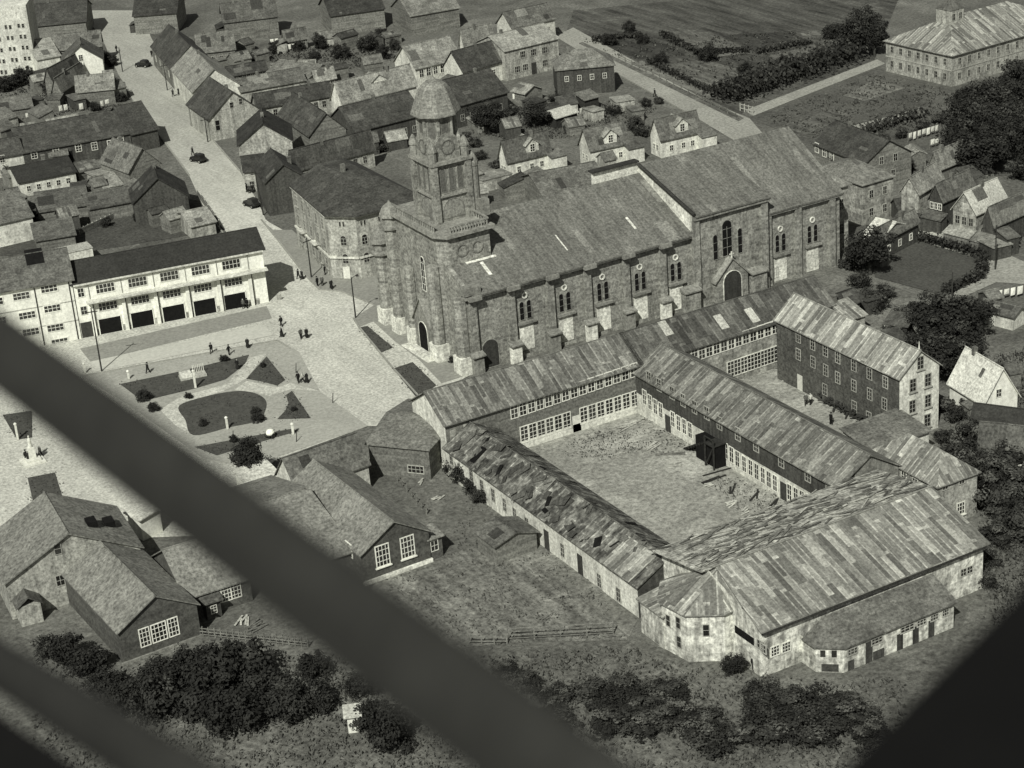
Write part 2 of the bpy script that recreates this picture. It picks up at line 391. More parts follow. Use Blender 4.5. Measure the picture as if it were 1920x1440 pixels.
def house(name, label, cat, A, B, he, R, hr, wall='wood_mid', roof='roof_dark', w=None, ridge='x', hip=(0, 0), ov=.35, kind='gable', group=None, wins=(), chim=(), base=0.0):
    a, L, rz = frame(A, B, he)
    t = thing(name, label, cat, (a.x, a.y, 0), rz, group)
    if w is None:
        r = G(R[0], R[1], hr)-a; n = Vector((-sin(rz), cos(rz), 0)); dd = r.dot(n)
        w = dd if kind == 'shed' else dd*2
        w = max(2.0, min(w, 30))
    wl, rf = shell(t, L, w, he, hr, wall, roof, ridge, hip, ov, kind=kind, base=base)
    for side, us, z, st in wins:
        if isinstance(us, int):
            ln = L if side in 'fb' else w
            us = span(us, .06*ln, .94*ln)
        wrow(t, side, L, w, us, z, st)
    for (u, v) in chim:
        if ridge == 'x': zc = he+(hr-he)*(1-abs(v-.5)*2)
        else: zc = he+(hr-he)*(1-abs(u-.5)*2)
        c = MB().box(u*L-.35, v*w-.3, zc-.4, u*L+.35, v*w+.3, zc+1.2).box(u*L-.43, v*w-.38, zc+1.2, u*L+.43, v*w+.38, zc+1.38)
        c.build('chimney', m['brick_chim'], rf)
    RH = random.Random(int(A[0]*7+A[1]*13))
    if kind == 'gable' and L > 4 and not roof.startswith('patch') and roof != 'roof_felt':
        k = (hr-he)/((w if ridge == 'x' else L)/2)
        for j in range(RH.randint(1, 4)):
            if ridge == 'x':
                x0 = RH.uniform(.1, L-1.6); x1 = x0+RH.uniform(.6, min(3.2, L*.4)); y0 = RH.uniform(0, w*.3); y1 = min(w/2-.1, y0+RH.uniform(.5, w*.3)); zf = lambda x, y: he+k*y+.165
            else:
                y0 = RH.uniform(.2, w*.7); y1 = y0+RH.uniform(.6, 3); x0 = RH.uniform(0, L*.3); x1 = min(L/2-.1, x0+RH.uniform(.5, L*.25)); zf = lambda x, y: he+k*x+.165
            if any(hip): x0, x1 = L*.42, L*.55
            P = [(x0, y0), (x1, y0), (x1, y1), (x0, y1)]
            MB().hexa([(x, y, zf(x, y)) for x, y in P], [(x, y, zf(x, y)+.03+j*.004) for x, y in P]).build('roof_patch', m[RH.choice({'roof_dark': ['mend_dark', 'mend_mid'], 'roof_black': ['mend_dark'], 'roof_light': ['mend_light', 'mend_mid']}.get(roof, ['mend_mid', 'mend_dark', 'mend_light']))], rf)
    if kind == 'gable' and L > 5 and ridge == 'x' and not any(hip) and RH.random() < .5 and cat == 'house':
        wd, hh = RH.uniform(1.6, 2.6), RH.uniform(1.9, 2.6); u0 = RH.uniform(.3, .6)*w; ext = RH.uniform(1.5, 2.8)
        lo = MB().box(-ext, u0-wd, 0, -.02, u0+wd, hh).build('lean_to', m[RH.choice(['wood_mid', 'wood_dark', 'plaster_dirty'])], t)
        MB().slab([(-ext-.2, u0+wd+.2, hh+.08), (-ext-.2, u0-wd-.2, hh+.08), (-.02, u0-wd-.2, hh+.9), (-.02, u0+wd+.2, hh+.9)], .1).build('lean_to_roof', m[RH.choice(['roof_mid', 'roof_dark', 'roof_light'])], lo)
    if cat in ('house', 'cottage') and not chim and RH.random() < .8 and kind == 'gable':
        x, y = (RH.uniform(.2, .8)*L, w*.5) if ridge == 'x' else (L*.5, RH.uniform(.2, .8)*w)
        MB().box(x-.3, y-.3, hr-.5, x+.3, y+.3, hr+.9).build('chimney', m['brick_chim'], rf)
    return t, L, w, rf
# ------------------------------------------------------------------ church
def ray(px, py):
    return AX[0]*((px-960)/FPX) + AX[1]*((py-720)/FPX) + AX[2]
def GY(px, py, y0):          # point on the vertical plane Y = y0
    d = ray(px, py); t = y0/d.y; return Vector((t*d.x, y0, HGT+t*d.z))
def GX(px, py, x0):
    d = ray(px, py); t = x0/d.x; return Vector((x0, t*d.y, HGT+t*d.z))
CX, CY = 121.0, 236.5
ch = thing('church', 'large dark stone church with domed west tower and long grey roof', 'church', (CX, CY, 0))
def lx(px, py, y=CY): q = GY(px, py, y); return q.x-CX, q.z
NL, NW, NE, NR = 39.6, 27.0, 12.5, 18.6
b = MB()
b.poly([(0, 0, 0), (NL, 0, 0), (NL, 0, NE), (0, 0, NE)]); b.poly([(NL, NW, 0), (0, NW, 0), (0, NW, NE), (NL, NW, NE)])
b.poly([(0, NW, 0), (0, 0, 0), (0, 0, NE+.5), (0, NW/2, NR+.5), (0, NW, NE+.5)])
b.poly([(.7, 0, NE+.5), (.7, NW, NE+.5), (.7, NW/2, NR+.5)]); b.poly([(0, 0, NE+.5), (0, NW/2, NR+.5), (.7, NW/2, NR+.5), (.7, 0, NE+.5)]); b.poly([(0, NW, NE+.5), (.7, NW, NE+.5), (.7, NW/2, NR+.5), (0, NW/2, NR+.5)])
X1, X2, X3 = 39.6, 53.5, 68.6
HR = 20.0; TE = 15.4
TY = -.9
# transept and chancel bodies
b.poly([(X1, TY, 0), (X2, TY, 0), (X2, TY, TE), (X1, TY, TE)]); b.poly([(X2, TY, 0), (X2, 0, 0), (X2, 0, TE+.3), (X2, TY, TE)]); b.poly([(X1, 0, 0), (X1, TY, 0), (X1, TY, TE), (X1, 0, TE+.3)])
b.poly([(X2, 0, 0), (X3, 0, 0), (X3, 0, NE), (X2, 0, NE)]); b.poly([(X3, NW, 0), (X1, NW, 0), (X1, NW, NE), (X3, NW, NE)])
b.poly([(X3, 0, 0), (X3, NW, 0), (X3, NW, NE), (X3, NW/2, HR), (X3, 0, NE)])
b.poly([(X2, TY, NE), (X2, TY, TE), (X2, NW/2, HR), (X2, 3, NE+1.6)])
b.build('wall', m['stone'], ch)
w2 = MB(); w2.poly([(X1-.02, TY, TE-1.5), (X1-.02, TY, TE), (X1-.02, NW/2, HR), (X1-.02, NW, NE), (X1-.02, NW/2, NR-1), (X1-.02, 0, NE-.4)])
w2.box(31.2, NW/2+.4, NR-.5, X1, NW/2+.9, NR+2.0)
w2.build('clerestory_wall', m['stone_pale'], ch)
cp = MB(); cp.box(30.9, NW/2-.1, NR+2.0, X1, NW/2+1.3, NR+2.25); cp.tube((X1-.1, TY-.6, TE+.25), (X1-.1, NW/2, HR+.2), .3, n=6); cp.build('coping', m['dark_trim'], ch)
r = MB(); s = (NR-NE)/(NW/2)
r.slab([(.72, -1.0, NE-1.0*s+.25), (X1-.05, -1.0, NE-1.0*s+.25), (X1-.05, NW/2, NR+.25), (.72, NW/2, NR+.25)], .25)
r.slab([(X1-.05, NW+.75, NE-.75*s+.25), (.72, NW+.75, NE-.75*s+.25), (.72, NW/2, NR+.25), (X1-.05, NW/2, NR+.25)], .25)
nroof = r.build('roof', m['church_roof'], ch)
r = MB(); s = (HR-TE)/(NW/2-TY); s2 = (HR-NE)/(NW/2)
r.slab([(X1+.05, TY-.8, TE-.8*s+.25), (X2+.2, TY-.8, TE-.8*s+.25), (X2+.2, NW/2, HR+.25), (X1+.05, NW/2, HR+.25)], .25)
r.slab([(X2+.21, -.75, NE-.75*s2+.2), (X3+.4, -.75, NE-.75*s2+.2), (X3+.4, NW/2, HR+.2), (X2+.21, NW/2, HR+.2)], .25)
r.slab([(X3+.4, NW+.7, NE-.7*s2+.22), (X1+.05, NW+.7, NE-.7*s2+.22), (X1+.05, NW/2, HR+.22), (X3+.4, NW/2, HR+.22)], .25)
r.build('roof', m['church_roof'], ch)
# cornices
c = MB(); c.box(-.5, -.85, NE-.7, X1, 0, NE-.3)
c.box(X1-.2, TY-.62, TE-.75, X2+.5, TY, TE-.14); c.box(X2+.52, -.62, NE-.75, X3+.3, 0, NE-.12)
bxs = [lx(px, 557-.2614*(px-863)+10)[0] for px in (889, 961, 1034, 1104, 1176, 1245)]
for x in bxs: c.box(x-1.5, -1.5, NE-.85, x+.55, -.86, NE-.22)
cornice = c.build('cornice', m['stone_trim'], ch)
for i, x in enumerate(bxs+[X2+1.2+0, 60.6, 67.4]):
    q = MB(); q.box(x-1.15, -.55, 0, x, .0, NE-.86); q.build('buttress', m['stone'], ch)
    if x < X2:
        f = MB(); f.box(x-1.6, -1.35, 0, x+.1, -.56, 2.9)
        ft = f.build('buttress_base', m['stone_pale'] if i % 2 else m['stone_trim'], ch)
        f = MB(); f.hexa([(x-1.8, -1.7, 2.9), (x+.35, -1.7, 2.9), (x+.35, -.56, 2.9), (x-1.8, -.56, 2.9)], [(x-1.8, -1.7, 3.1), (x+.35, -1.7, 3.1), (x+.35, -.56, 3.45), (x-1.8, -.56, 3.45)]); f.build('buttress_cap', m['stone_trim'], ft)
        d = MB().tube((x+.12, -.12, .2), (x+.12, -.12, NE-.9), .09, n=6); d.build('pipe_shade_line', m['iron_dark'], ch)  # dark tube draws the buttress's shadow line on the wall
LAN = (.85, 3.0, 1, 3, 'stone_trim', 'glass_dark', 'arch')
def lancets(px, py, pale=True, y=0.0):
    x, z = lx(px, py, CY+y)
    for dx in (-.62, .62):
        o = window(ch, 'f', 1, 1, x+dx, z-1.5, LAN); o.location.y = y
    ring = MB()
    for k in range(14):
        a0, a1 = 2*pi*k/14, 2*pi*(k+1)/14
        P = lambda a, R, yy: (x+R*cos(a), yy, z+2.35+R*sin(a))
        ring.hexa([P(a0, .32, y-.16), P(a0, .5, y-.16), P(a1, .5, y-.16), P(a1, .32, y-.16)], [P(a0, .32, y), P(a0, .5, y), P(a1, .5, y), P(a1, .32, y)])
    ring.build('oculus', m['stone_pale'], ch)
    sl = MB(); sl.box(x-1.55, y-.5, z-2.1, x+1.55, y, z-1.75); sl.build('window_sill', m['stone_trim'], ch)
    if pale:
        pn = MB(); pn.box(x-1.25, y-.07, z-6.3, x+1.15, y, z-2.15); pn.build('infill_panel', m['stone_pale'], ch)
for px, py in ((985, 581), (1059, 566), (1130, 546), (1200, 527), (1267, 509)): lancets(px, py)
for px, py in ((1463, 455), (1523, 438)): lancets(px, py, True)
for px, py in ((1440, 515), (1455, 511), (1500, 497), (1528, 490)):
    x, z = lx(px, py); window(ch, 'f', 1, 1, x, z-.9, (1.0, 1.7, 2, 3, 'frame_grey', 'glass', ''))
# south door
x, z = lx(917, 665); window(ch, 'f', 1, 1, x+.3, .05, (2.9, 4.6, 1, 1, 'stone_trim', 'door', 'arch'))
# transept front: triple window, gabled porch
YT = CY+TY
def tw(px, py, st, zoff):
    q = GY(px, py, YT); o = window(ch, 'f', 1, 1, q.x-CX, q.z+zoff, st); o.location.y = TY; return q
q = tw(1364, 480, (2.0, 6.0, 2, 4, 'stone_trim', 'glass_dark', 'arch'), 0)
for px, py in ((1342, 491), (1388, 478)): tw(px, py, (.95, 4.2, 1, 3, 'stone_trim', 'glass_dark', 'arch'), .3)
q = GY(1372, 483, YT-1.0); PXc, PZ = q.x-CX, q.z
po = MB(); hw = 3.0; ze = PZ-3.0; yy0, yy1 = TY-1.0, TY-.001
po.poly([(PXc-hw, yy0, 0), (PXc+hw, yy0, 0), (PXc+hw, yy0, ze), (PXc, yy0, PZ-.2), (PXc-hw, yy0, ze)])
po.poly([(PXc-hw, yy1, 0), (PXc-hw, yy0, 0), (PXc-hw, yy0, ze), (PXc-hw, yy1, ze)]); po.poly([(PXc+hw, yy0, 0), (PXc+hw, yy1, 0), (PXc+hw, yy1, ze), (PXc+hw, yy0, ze)])
porch = po.build('porch', m['stone'], ch)
pr = MB(); pr.slab([(PXc-hw-.4, yy0-.3, ze-.4), (PXc, yy0-.3, PZ+.05), (PXc, yy1, PZ+.05), (PXc-hw-.4, yy1, ze-.4)], .22); pr.slab([(PXc, yy0-.3, PZ+.05), (PXc+hw+.4, yy0-.3, ze-.4), (PXc+hw+.4, yy1, ze-.4), (PXc, yy1, PZ+.05)], .22)
pr.build('porch_roof', m['stone_trim'], porch)
o = window(porch, 'f', 1, 1, PXc, 0.05, (3.6, min(PZ-2.0, 5.2), 1, 1, 'stone_pale', 'door', 'arch')); o.location.y = yy0
f = MB(); f.tube((PXc, TY-1.0, PZ+.05), (PXc, TY-1.0, PZ+1.0), .13, n=6); f.box(PXc-.4, TY-1.06, PZ+.55, PXc+.4, TY-.94, PZ+.7); f.build('finial', m['stone_pale'], porch)
for px in (1300, 1425):
    x = GY(px, 560-.26*(px-1300), YT-1).x-CX
    f = MB(); f.box(x-1.6, TY-1.3, 0, x+1.2, TY-.01, 3.6); ft = f.build('buttress_base', m['stone'], ch)
    f = MB(); f.hexa([(x-1.8, TY-1.6, 3.6), (x+1.4, TY-1.6, 3.6), (x+1.4, TY, 3.6), (x-1.8, TY, 3.6)], [(x-1.8, TY-1.6, 3.8), (x+1.4, TY-1.6, 3.8), (x+1.4, TY, 4.3), (x-1.8, TY, 4.3)]); f.build('buttress_cap', m['stone_trim'], ft)
for x in (X1+.9, X2-.02):
    f = MB(); f.box(x-1.2, TY-.4, 0, x, TY-.003, TE-.8); f.build('buttress', m['stone'], ch)
# east apse and vestry
ap = MB(); ap.box(X3+.02, 4, 0, X3+5, 23, 11.5); ap.build('apse', m['stone'], ch)
ar = MB(); ar.slab([(X3+.02, 3.5, 11.6), (X3+5.5, 3.5, 11.6), (X3+2, 9, 14), (X3+.02, 9, 14)], .2); ar.slab([(X3+5.5, 3.5, 11.6), (X3+5.5, 23.5, 11.6), (X3+2, 18, 14), (X3+2, 9, 14)], .2); ar.slab([(X3+.02, 9, 14), (X3+2, 9, 14), (X3+2, 18, 14), (X3+.02, 18, 14)], .2); ar.slab([(X3+5.5, 23.5, 11.6), (X3+.02, 23.5, 11.6), (X3+.02, 18, 14), (X3+2, 18, 14)], .2)
ar.build('apse_roof', m['roof_light'], ch)
for zz in (3.2, 7.4):
    for yy in (6.5, 10.5):
        o = window(ch, 'f', 1, 1, 0, zz, (1.1, 2.2, 2, 3, 'stone_trim', 'glass', 'arch')); o.rotation_euler.z = pi/2; o.location = (X3+5, yy, zz)
    for xx in (1.6, 3.6):
        o = window(ch, 'f', 1, 1, X3+xx, zz, (1.0, 1.9, 2, 3, 'stone_trim', 'glass', 'sill')); o.location.y = 4
# ---- west front
WW0, WW1, WX = 5.3, 21.7, 7.6
b = MB(); ch1 = .9
pl = [(-.5, WW0+1.6), (.6, WW0), (WX, WW0), (WX, WW1), (.6, WW1), (-.5, WW1-1.6)]
b.prism(pl, 0, 19.6)
wf = b.build('west_front', m['stone'], ch)
b = MB(); b.prism([(-1.2, WW0+1.2), (.3, WW0-.75), (WX+.7, WW0-.75), (WX+.7, WW1+.7), (.3, WW1+.7), (-1.2, WW1-1.2)], 19.602, 20.15); b.build('cornice', m['stone_trim'], wf)
bl = MB()
def balus(p, q, n):
    p, q = Vector(p), Vector(q)
    for k in range(n):
        c = p.lerp(q, (k+.5)/n); bl.tube((c.x, c.y, 20.15), (c.x, c.y, 21.0), .13, n=5)
    d = (q-p).normalized(); nn = Vector((-d.y, d.x, 0))*.18
    bl.hexa([tuple(p-nn)[:2]+(21.0,), tuple(q-nn)[:2]+(21.0,), tuple(q+nn)[:2]+(21.0,), tuple(p+nn)[:2]+(21.0,)], [tuple(p-nn)[:2]+(21.18,), tuple(q-nn)[:2]+(21.18,), tuple(q+nn)[:2]+(21.18,), tuple(p+nn)[:2]+(21.18,)])
balus((1, WW0, 0), (WX, WW0, 0), 14); balus((-.4, WW1-1.8, 0), (-.4, WW0+1.8, 0), 22); balus((WX, WW0+.3, 0), (WX, WW1, 0), 22)
bl.build('balustrade', m['stone_trim'], wf)
for xx in (2.9, 5.4):
    rg = MB(); zz = 17.2
    for k in range(18):
        a0, a1 = 2*pi*k/18, 2*pi*(k+1)/18
        P = lambda a, R, yy: (xx+R*cos(a), yy, zz+R*sin(a))
        rg.hexa([P(a0, .75, WW0-.14), P(a0, 1.0, WW0-.14), P(a1, 1.0, WW0-.14), P(a1, .75, WW0-.14)], [P(a0, .75, WW0), P(a0, 1.0, WW0), P(a1, 1.0, WW0), P(a1, .75, WW0)])
    rg.build('rosette', m['stone_trim'], wf)
# octagonal piers with caps
def pier(y, x, r, z, cap=True, base=2.8):
    p = MB().lathe([(r, base), (r, z)], (x, y, 0), 8, 0, pi/8); po = p.build('pier', m['stone'], ch)
    k = MB().box(x-r*1.05, y-r*1.1, 0, x+r*1.0, y+r*1.1, base-.01); k.build('pier_base', m['stone_pale'], po)
    if cap:
        MB().lathe([(r+.02, z), (r*1.45, z+.25), (r*1.45, z+.6), (r*1.15, z+.9), (r*1.15, z+2.0), (r*1.6, z+2.2), (r*1.5, z+2.6), (r*1.0, z+3.7), (.25, z+4.3), (.12, z+4.6)], (x, y, 0), 8, 0, pi/8).build('pier_cap', m['stone_trim'], po)
    return po
pier(26.2, -.5, 1.15, 11.5); pier(21.4, -.6, 1.1, 17.0); pier(15.9, -1.0, .9, 12.5, False); pier(7.6, -1.1, 1.1, 15.0, False); pier(0.9, -.6, 1.15, 11.8, False)
# main portal, gable, side doors, tall lancet
py0, py1 = 9.4, 14.6; pc = 12.0; px0 = -1.5
b = MB(); b.poly([(px0, py1, 0), (px0, py0, 0), (px0, py0, 5.0), (px0, pc, 8.6), (px0, py1, 5.0)]); b.poly([(px0, py0, 0), (-.5, py0, 0), (-.5, py0, 5), (px0, py0, 5)]); b.poly([(-.5, py1, 0), (px0, py1, 0), (px0, py1, 5), (-.5, py1, 5)])
pt = b.build('portal', m['stone_trim'], ch)
b = MB(); b.slab([(px0-.3, py0-.35, 4.75), (-.5, py0-.35, 4.75), (-.5, pc, 8.85), (px0-.3, pc, 8.85)], .2); b.slab([(-.5, py1+.35, 4.75), (px0-.3, py1+.35, 4.75), (px0-.3, pc, 8.85), (-.5, pc, 8.85)], .2); b.build('portal_gable', m['stone_trim'], pt)
def west(px_, y, z, st, par=ch):
    o = window(par, 'f', 1, 1, 0, z, st); o.rotation_euler.z = -pi/2; o.location = (px_, y, z); return o
west(px0, pc, .05, (2.9, 4.9, 1, 1, 'stone_pale', 'glass_dark', 'arch'), pt)
west(-.5, pc, 9.6, (1.3, 5.6, 2, 5, 'stone_pale', 'glass_dark', 'arch'))
west(-.02, 23.9, 0.05, (1.5, 3.4, 1, 1, 'stone_pale', 'glass_dark', 'arch')); west(-.02, 3.6, .05, (1.6, 3.6, 1, 1, 'stone_pale', 'glass_dark', 'arch'))
west(-.02, 3.4, 8.0, (.9, 2.4, 1, 2, 'stone_trim', 'glass_dark', 'arch')); west(-.02, 24, 7.5, (.9, 2.4, 1, 2, 'stone_trim', 'glass_dark', 'arch'))
st = MB(); st.box(-3.4, 7.6, 0, -1.52, 16.4, .18); st.box(-2.6, 8.2, .182, -1.53, 15.8, .36); st.build('steps', m['stone_pale'], ch)
# ---- tower
tx0, tx1, ty0, ty1 = 1.9, 7.5, 10.4, 16.4; tc = ((tx0+tx1)/2, (ty0+ty1)/2)
b = MB(); b.box(tx0, ty0, 19.7, tx1, ty1, 29.4)
for (x, y) in ((tx0, ty0), (tx1, ty0), (tx1, ty1), (tx0, ty1)): b.box(x-.5, y-.5, 20.15, x+.5, y+.5, 29.0)
tw_ = b.build('tower', m['stone'], ch)
b = MB(); b.box(tx0-.65, ty0-.65, 29.0, tx1+.65, ty1+.65, 29.5); b.box(tx0-.4, ty0-.4, 24.0, tx1+.4, ty0, 24.25); b.box(tx0-.4, ty0, 24.0, tx0, ty1+.4, 24.25); b.build('string_course', m['stone_trim'], tw_)
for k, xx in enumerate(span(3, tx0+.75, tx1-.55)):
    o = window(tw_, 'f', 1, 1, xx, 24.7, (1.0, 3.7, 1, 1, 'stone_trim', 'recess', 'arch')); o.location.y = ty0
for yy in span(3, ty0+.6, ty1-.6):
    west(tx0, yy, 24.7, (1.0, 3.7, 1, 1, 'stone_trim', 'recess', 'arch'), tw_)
o = window(tw_, 'f', 1, 1, tc[0], 20.6, (3.6, 3.0, 1, 1, 'stone_trim', 'stone_trim', 'arch')); o.location.y = ty0
west(tx0, tc[1], 20.6, (3.6, 3.0, 1, 1, 'stone_trim', 'stone_trim', 'arch'), tw_)
# clock stage: four gabled faces
b = MB(); cs0, cs1 = 29.5, 31.8; g = 33.4; q = .45
b.box(tx0+q, ty0+q, cs0, tx1-q, ty1-q, cs1)
for (ax, f0) in (('y', ty0+q), ('y', ty1-q), ('x', tx0+q), ('x', tx1-q)):
    sgn = -1 if f0 in (ty0+q, tx0+q) else 1
    lo, hi = (tx0+q+.4, tx1-q-.4) if ax == 'y' else (ty0+q+.4, ty1-q-.4)
    mid = (lo+hi)/2; arc = [(lo, cs0+.02), (hi, cs0+.02)]+[(mid+(hi-lo)/2*cos(pi*k/8), cs1-.2+(g-cs1+.2)*sin(pi*k/8)) for k in range(9)]
    P = lambda s_, z_, d: ((s_, f0+sgn*d, z_) if ax == 'y' else (f0+sgn*d, s_, z_))
    b.hexa([P(a, z_, -.8) for a, z_ in arc], [P(a, z_, .3) for a, z_ in arc])
ck = b.build('clock_stage', m['stone'], tw_)
def dial(cx, cy, cz, ax):
    d = MB(); R = .95
    P = (lambda a, r_, dd: (cx+r_*cos(a), cy-dd, cz+r_*sin(a))) if ax == 'y' else (lambda a, r_, dd: (cx-dd, cy-r_*cos(a), cz+r_*sin(a)))
    d.poly([P(2*pi*k/20, R, .02) for k in range(20)]); o = d.build('clock_face', m['stone_trim'], ck)
    e = MB()
    for k in range(20):
        a0, a1 = 2*pi*k/20, 2*pi*(k+1)/20; e.hexa([P(a0, R, 0), P(a0, R*1.18, 0), P(a1, R*1.18, 0), P(a1, R, 0)], [P(a0, R, .08), P(a0, R*1.18, .08), P(a1, R*1.18, .08), P(a1, R, .08)])
    for k in range(12):
        a = 2*pi*k/12; e.hexa([P(a-.05, R*.74, .021), P(a+.05, R*.74, .021), P(a+.04, R*.95, .021), P(a-.04, R*.95, .021)], [P(a-.05, R*.74, .04), P(a+.05, R*.74, .04), P(a+.04, R*.95, .04), P(a-.04, R*.95, .04)])
    for a, ln in ((1.0, .72), (2.6, .5)): e.hexa([P(a-.1, .06, .045), P(a+.1, .06, .045), P(a+.03, ln, .045), P(a-.03, ln, .045)], [P(a-.1, .06, .06), P(a+.1, .06, .06), P(a+.03, ln, .06), P(a-.03, ln, .06)])
    e.build('clock_hands', m['recess'], ck)
dial(tc[0], ty0+q-.3, 31.3, 'y'); dial(tx0+q-.3, tc[1], 31.3, 'x')
for (x, y) in ((tx0+.1, ty0+.1), (tx1-.1, ty0+.1), (tx1-.1, ty1-.1), (tx0+.1, ty1-.1)):
    MB().lathe([(.62, 29.5), (.62, 31.0), (.75, 31.1), (.72, 31.4), (.4, 32.2), (.1, 32.6)], (x, y, 0), 8).build('pinnacle', m['stone_trim'], tw_)
MB().lathe([(.95, 20.2), (.95, 27.6), (1.05, 27.7), (1.0, 28.3), (.55, 29.4), (.15, 29.9)], (tx1+1.1, ty0+.6, 0), 12).build('stair_turret', m['stone_trim'], tw_)
MB().box(tx1+1.2, ty0-1.6, 20.15, tx1+2.4, ty0-.3, 22.6).build('parapet_block', m['stone_trim'], tw_)
# lantern and dome
la = MB(); R0 = 2.75; z0, z1 = 31.8, 36.0
for k in range(8):
    a = pi/8+2*pi*k/8; a2 = pi/8+2*pi*(k+1)/8
    c0 = Vector((tc[0]+R0*cos(a), tc[1]+R0*sin(a), 0)); c1 = Vector((tc[0]+R0*cos(a2), tc[1]+R0*sin(a2), 0)); d = c1-c0
    la.poly([(c0.x, c0.y, z0), (c1.x, c1.y, z0), (c1.x, c1.y, z1), (c0.x, c0.y, z1)]); la.tube((c0.x, c0.y, z0), (c0.x, c0.y, z1-.1), .28, n=6)
ln = la.build('lantern', m['stone'], tw_)
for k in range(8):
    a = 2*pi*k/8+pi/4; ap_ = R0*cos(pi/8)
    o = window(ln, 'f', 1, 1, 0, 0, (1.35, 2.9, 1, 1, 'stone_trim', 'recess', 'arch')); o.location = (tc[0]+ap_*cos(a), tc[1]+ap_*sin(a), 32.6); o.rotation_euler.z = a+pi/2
dm = MB(); N = 8
prof = [(2.95, 35.95), (3.75, 36.0), (3.75, 36.2), (3.5, 36.8), (3.1, 37.8), (2.75, 38.7), (2.4, 39.5), (1.9, 40.2), (1.2, 40.7), (.5, 40.9), (.15, 41.35)]
for i in range(len(prof)-1):
    for k in range(N):
        a, a2 = pi/8+2*pi*k/N, pi/8+2*pi*(k+1)/N
        (ra, za), (rb, zb) = prof[i], prof[i+1]
        pts = [(tc[0]+ra*cos(a), tc[1]+ra*sin(a), za), (tc[0]+ra*cos(a2), tc[1]+ra*sin(a2), za), (tc[0]+rb*cos(a2), tc[1]+rb*sin(a2), zb), (tc[0]+rb*cos(a), tc[1]+rb*sin(a), zb)]
        wa, wb = ra*.77/2, rb*.77/2
        dm.poly(pts, 0, [(-wa, za), (wa, za), (wb, zb), (-wb, zb)])
dome = dm.build('dome', m['dome'], tw_)
MB().tube((tc[0], tc[1], 41.3), (tc[0], tc[1], 43.2), .12, .05, 6).box(tc[0]-.45, tc[1]-.05, 42.4, tc[0]+.45, tc[1]+.05, 42.52).build('cross', m['stone_trim'], dome)
# pale repair strips lying in the nave roof, raking parapet caps
def onroof(x, y): return NE+(y)*(NR-NE)/(NW/2)+.27
for (x0, y0, x1, y1) in ((3.2, 4.9, 8.3, 5.25), (5.2, 1.9, 5.75, 4.6), (31.5, 3.0, 31.9, 5.6), (19.0, 2.5, 19.2, 5.8)):
    MB().hexa([(x0, y0, onroof(x0, y0)), (x1, y0, onroof(x1, y0)), (x1, y1, onroof(x1, y1)), (x0, y1, onroof(x0, y1))], [(x0, y0, onroof(x0, y0)+.05), (x1, y0, onroof(x1, y0)+.05), (x1, y1, onroof(x1, y1)+.05), (x0, y1, onroof(x0, y1)+.05)]).build('roof_patch', m['stone_pale'], nroof)
MB().box(-.55, -.8, NE-.1, 2.2, .75, NE+1.1).build('parapet_block', m['stone_trim'], ch)
# ------------------------------------------------------------------ ground, roads, plaza
g_earth = ground_mat('earth', 94, .42, .06, .4, 1.6, light=(.12, .56, 1.5))
g_scrub = ground_mat('rough_grass', 92, .45, .09, .45, 1.3, light=(.2, .55, 1.6))
g_lawn = ground_mat('lawn', 72, .14, .3, .3, 2.2, bump=.2)
g_plaza = ground_mat('plaza_paving', 190, .14, .1, .36, 2.6, streak=(8, .12, .35), bump=.1)
g_slab = ground_mat('pale_concrete', 192, .06, .1, .12, 2.0, bump=.08)
g_walk = ground_mat('grey_paving', 142, .1, .1, .2, 2.0, bump=.1)
g_walk2 = ground_mat('trodden_paving', 164, .1, .12, .18, 2.0, bump=.1)
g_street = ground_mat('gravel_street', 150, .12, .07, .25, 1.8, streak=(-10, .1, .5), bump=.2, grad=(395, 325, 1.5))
g_road = ground_mat('dirt_road', 140, .16, .1, .3, 1.8, bump=.2)
g_yard = ground_mat('dusty_yard', 134, .26, .09, .4, 1.5, light=(.1, .5, 1.45))
g_yard2 = ground_mat('darker_yard', 104, .3, .12, .4, 1.6, light=(.14, .52, 1.5))  # darker mottled soil for the lane and right-hand yard
g_crop = ground_mat('ploughed_field', 74, .3, .05, .4, 1.4, streak=(62, .6, .4), light=(.06, .58, 1.7))
g_garden = ground_mat('garden_soil', 104, .3, .16, .45, 1.4, streak=(-40, .45, .7), light=(.14, .52, 1.55))
g_grass = ground_mat('meadow', 82, .28, .08, .4, 1.5, streak=(20, .18, .4))
g_kerb = ground_mat('kerb_line', 140, .1, .2, .2)
bg = MB(); bg.poly([(-700, -700, 0), (1400, -700, 0), (1400, 1400, 0), (-700, 1400, 0)]); struct(bg.build('ground', g_earth))
LV = {}
def flat(name, pts, mat, lv, rnd=False, kind='structure'):
    """ground sheet from points seen in the photograph; lv = layer"""
    P = [G(x, y) for x, y in pts]
    if rnd:                       # rounded outline (Catmull-Rom)
        Q = []
        n = len(P)
        for i in range(n):
            p0, p1, p2, p3 = P[i-1], P[i], P[(i+1) % n], P[(i+2) % n]
            for k in range(5):
                t = k/5; Q.append(.5*((2*p1)+(p2-p0)*t+(2*p0-5*p1+4*p2-p3)*t*t+(3*p1-p0-3*p2+p3)*t*t*t))
        P = Q
    LV[lv] = LV.get(lv, 0)+1; zz = .03*lv+.0017*LV[lv]
    b = MB(); b.poly([(p.x, p.y, zz) for p in P]); o = b.build(name, mat)
    o['kind'] = kind; return o
flat('field', [(1062, 62), (1075, 20), (1700, -40), (1660, 60), (1640, 112), (1400, 205), (1390, 215)], g_crop, 1)
flat('meadow', [(1400, 222), (1645, 128), (1790, 162), (1960, 125), (1960, 330), (1560, 330), (1480, 250)], g_grass, 1)
